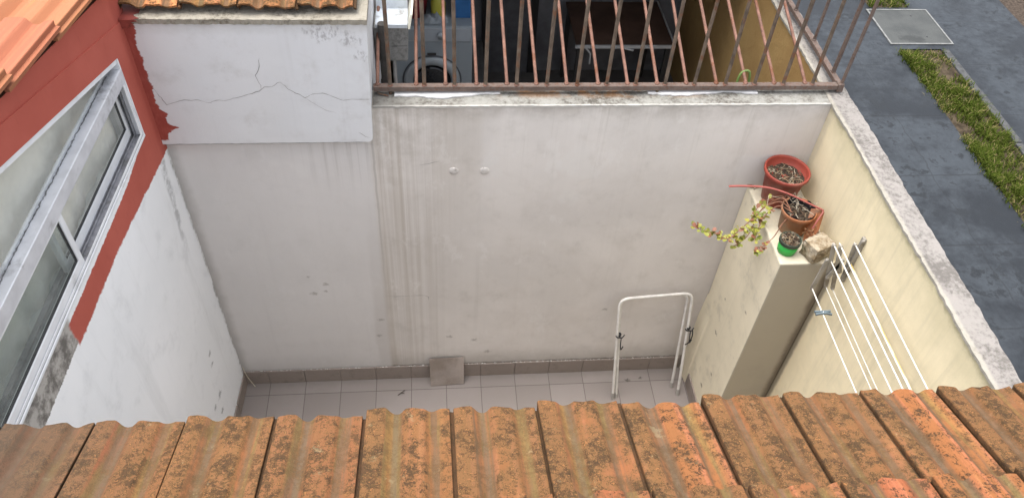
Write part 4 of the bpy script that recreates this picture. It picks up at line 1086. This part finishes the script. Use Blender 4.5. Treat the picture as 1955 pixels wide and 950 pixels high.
# ------------------------------------------------------------------ wall mounted folding clothes dryer
cd = thing('clothes_dryer', 'wall mounted folding clothes dryer with white rods on the cream wall', 'clothes dryer', (XR, -1.4, 2.35))
MAT_arm = simple('dull_grey_aluminium', (.30, .28, .245), .55, .15, 14, metal=.2, bumpy=.15, dirt=(.18, .15, .11), dirt_t=.6)
MAT_rod = simple('white_coated_rod', (.74, .73, .67), .4, .05, 14, bumpy=.03, spec=.5)
def m_yrod():
    b = B('yellowed_rod'); c = b.mix(b.ss(b.noise(6, 4, .6), .42, .58), (.74, .70, .55), (.62, .47, .16)); return b.out(c, .5, None, 0, .4)
MAT_yrod = m_yrod()
def arms(y0, sgn):
    k_ = 0
    for (a, b2) in (((3.806, 2.545), (3.888, 2.166)), ((3.844, 2.546), (3.932, 2.157)), ((3.939, 2.544), (3.975, 2.228)), ((3.972, 2.585), (3.968, 2.233)), ((3.812, 2.41), (3.804, 2.145)), ((3.90, 2.42), (3.86, 2.26)), ((3.93, 2.30), (3.876, 2.44))):
        m_ = MB(); a = Vector((a[0], y0 + sgn * .012 * (k_ % 2), a[1])); c_ = Vector((b2[0], y0 + sgn * .012 * (k_ % 2), b2[1]))
        d = (c_ - a).normalized(); s2 = Vector((d.z, 0, -d.x)) * .0135; yv = Vector((0, .0050, 0))
        m_.add([a + s2 - yv, a - s2 - yv, c_ - s2 - yv, c_ + s2 - yv, a + s2 + yv, a - s2 + yv, c_ - s2 + yv, c_ + s2 + yv], [(0, 1, 2, 3), (7, 6, 5, 4), (0, 4, 5, 1), (1, 5, 6, 2), (2, 6, 7, 3), (3, 7, 4, 0)])
        for e in (a, c_): m_.lathe([(.0115, -.008), (.0115, .008), (.0001, .009)], e, 10, axis=AXF)
        m_.build('scissor_arm', MAT_arm, cd, bevel=.002); k_ += 1
    m_ = MB(); m_.box(3.968, 3.9865, y0 - .016, y0 + .016, 2.22, 2.60); m_.build('wall_bracket', MAT_arm, cd, bevel=.003)
arms(-.888, -1); arms(-2.45, 1)
for (rx, rz, mt) in ((3.806, 2.545, 0), (3.844, 2.546, 0), (3.940, 2.544, 0), (3.838, 2.402, 0), (3.804, 2.148, 0), (3.890, 2.160, 1), (3.934, 2.150, 1), (3.966, 2.387, 2)):
    m_ = MB(); sg = random.Random(int(rx * 1000)).uniform(.004, .012)
    m_.tube([(rx, -.872, rz), (rx, -1.25, rz - sg * .7), (rx, -1.67, rz - sg), (rx, -2.1, rz - sg * .7), (rx, -2.46, rz)], (.0042, .0030, .0040)[mt], 8)
    m_.build('rod', (MAT_rod, MAT_rod, MAT_yrod)[mt], cd)
# clothes peg on the lowest rod
cp = thing('clothes_peg', 'grey blue clothes peg clipped on the lowest dryer rod', 'clothes peg', (3.806, -1.088, 2.145))
MAT_peg = simple('grey_blue_plastic', (.12, .16, .185), .5, .12, 30)
for s_ in (-1, 1):
    m_ = MB(); c_ = Vector((3.806, -1.088, 2.145))
    P = [Vector((-.052, s_ * .010, .004)), Vector((-.016, s_ * .007, .008)), Vector((.016, s_ * .006, .008)), Vector((.052, s_ * .012, .002))]
    vs_ = []
    for p in P:
        for (dy, dz) in ((-.006, -.007), (.006, -.007), (.006, .007), (-.006, .007)): vs_.append(c_ + p + Vector((0, dy, dz)))
    m_.add(vs_, [(4 * i + k, 4 * i + (k + 1) % 4, 4 * i + 4 + (k + 1) % 4, 4 * i + 4 + k) for i in range(3) for k in range(4)] + [(3, 2, 1, 0), (12, 13, 14, 15)])
    m_.build('jaw', MAT_peg, cp, bevel=.001)
m_ = MB(); m_.tube([(3.800, -1.096, 2.155), (3.803, -1.088, 2.160), (3.806, -1.080, 2.155)], .003, 6); m_.build('spring', MAT_alu, cp)

# ------------------------------------------------------------------ outside: manhole cover, grass
mc = thing('manhole_cover', 'square concrete manhole cover with pale metal frame in the pavement', 'manhole cover', (8.245, 5.65, 0))
b_ = MB(); x0, x1, y0, y1, f = 7.782, 8.71, 5.19, 6.105, .022
b_.box(x0, x1, y0, y0 + f, .001, .014); b_.box(x0, x1, y1 - f, y1, .001, .014); b_.box(x0, x0 + f, y0 + f, y1 - f, .001, .014); b_.box(x1 - f, x1, y0 + f, y1 - f, .001, .014)
b_.build('frame', simple('galvanised_frame', (.20, .20, .19), .5, .2, 14, metal=.3, dirt=(.2, .19, .17), dirt_t=.62), mc)
def m_lid():
    b = B('lid_concrete'); n = b.noise(2.2, 5, .6)
    c = b.mix(b.ss(n, .35, .65), (.040, .043, .042), (.062, .065, .062)); wet = b.spots([(8.12, 5.36, .16), (8.22, 5.30, .14)], (0, 1), .1, nz=5)
    c = b.mix(wet * .75, c, (.026, .028, .027)); return b.out(c, .7, b.bump(b.noise(50, 5, .7), .4, .006), 0, .3)
b_ = MB(); b_.box(x0 + f + .003, x1 - f - .003, y0 + f + .003, y1 - f - .003, .001, .009); b_.build('lid', m_lid(), mc)
for p in ((8.40, 5.93), (8.40, 5.38)):
    b_ = MB(); b_.lathe([(.014, .009), (.014, .011), (.0001, .0112)], (p[0], p[1], 0), 12); b_.build('lifting_hole', MAT_blk, mc)

def m_grass():
    b = B('grass_blade'); rd, s_, v = b.attr('tile')
    c = b.mix(rd, (.045, .072, .011), (.110, .135, .026)); c = b.mix(b.ss(s_, .86, .95), c, (.30, .25, .11))
    p = b.node('ShaderNodeBsdfDiffuse'); t = b.node('ShaderNodeBsdfTranslucent'); mx = b.node('ShaderNodeMixShader'); o = b.node('ShaderNodeOutputMaterial')
    b.put(p.inputs[0], c); b.put(t.inputs[0], c); mx.inputs[0].default_value = .3
    b.nt.links.new(p.outputs[0], mx.inputs[1]); b.nt.links.new(t.outputs[0], mx.inputs[2]); b.nt.links.new(mx.outputs[0], o.inputs[0]); return b.mat
b_ = MB(); b_.att = []; rr = random.Random(23)
def blade(x, y, hmax, dry):
    a = rr.uniform(0, 2 * PI); h = rr.uniform(.45, 1) * hmax; lean = rr.uniform(.15, 1.0) * h; w_ = rr.uniform(.003, .0065)
    d = Vector((math.cos(a), math.sin(a), 0)); s_ = Vector((-d.y, d.x, 0)) * w_
    p = Vector((x, y, -.016)); m1 = p + d * lean * .35 + Vector((0, 0, h * .62)); tp_ = p + d * lean + Vector((0, 0, h * rr.uniform(.7, 1)))
    n0 = len(b_.v); b_.add([p - s_, p + s_, m1 + s_ * .8, m1 - s_ * .8, tp_], [(0, 1, 2, 3), (3, 2, 4)]); b_.att += [(rr.random(), dry, 0)] * 5
clumps = []
for _ in range(560):
    y = rr.uniform(.2, 5.02); xc = rr.gauss(8.10, .16)
    clumps.append((min(8.48, max(7.87, xc)), y))
for y in [.2 + k * .035 for k in range(138)]:
    clumps.append((7.885 + rr.gauss(0, .022), y))
    if rr.random() < .25: clumps.append((8.42 + rr.gauss(0, .02), y))
for _ in range(90): clumps.append((rr.uniform(7.88, 8.46), rr.uniform(6.2, 7.2)))
for (cx, cy) in clumps:
    dens = mn.noise(Vector((cx * 2.1, cy * 1.5, 3))) + .40 + .4 * mn.noise(Vector((cx * 6, cy * 6, 1)))
    if dens < -.05: continue
    hm = .055 + .085 * max(0, dens); dryc = max(0, .25 - dens)
    for _ in range(int(10 + 26 * min(1, max(.1, dens)))):
        blade(cx + rr.gauss(0, .035), cy + rr.gauss(0, .035), hm, 1 if rr.random() < .10 + dryc else rr.uniform(0, .8))
g = b_.build('grass', m_grass()); g['kind'] = 'stuff'
# grassy tuft leaning over the pavement low at the right
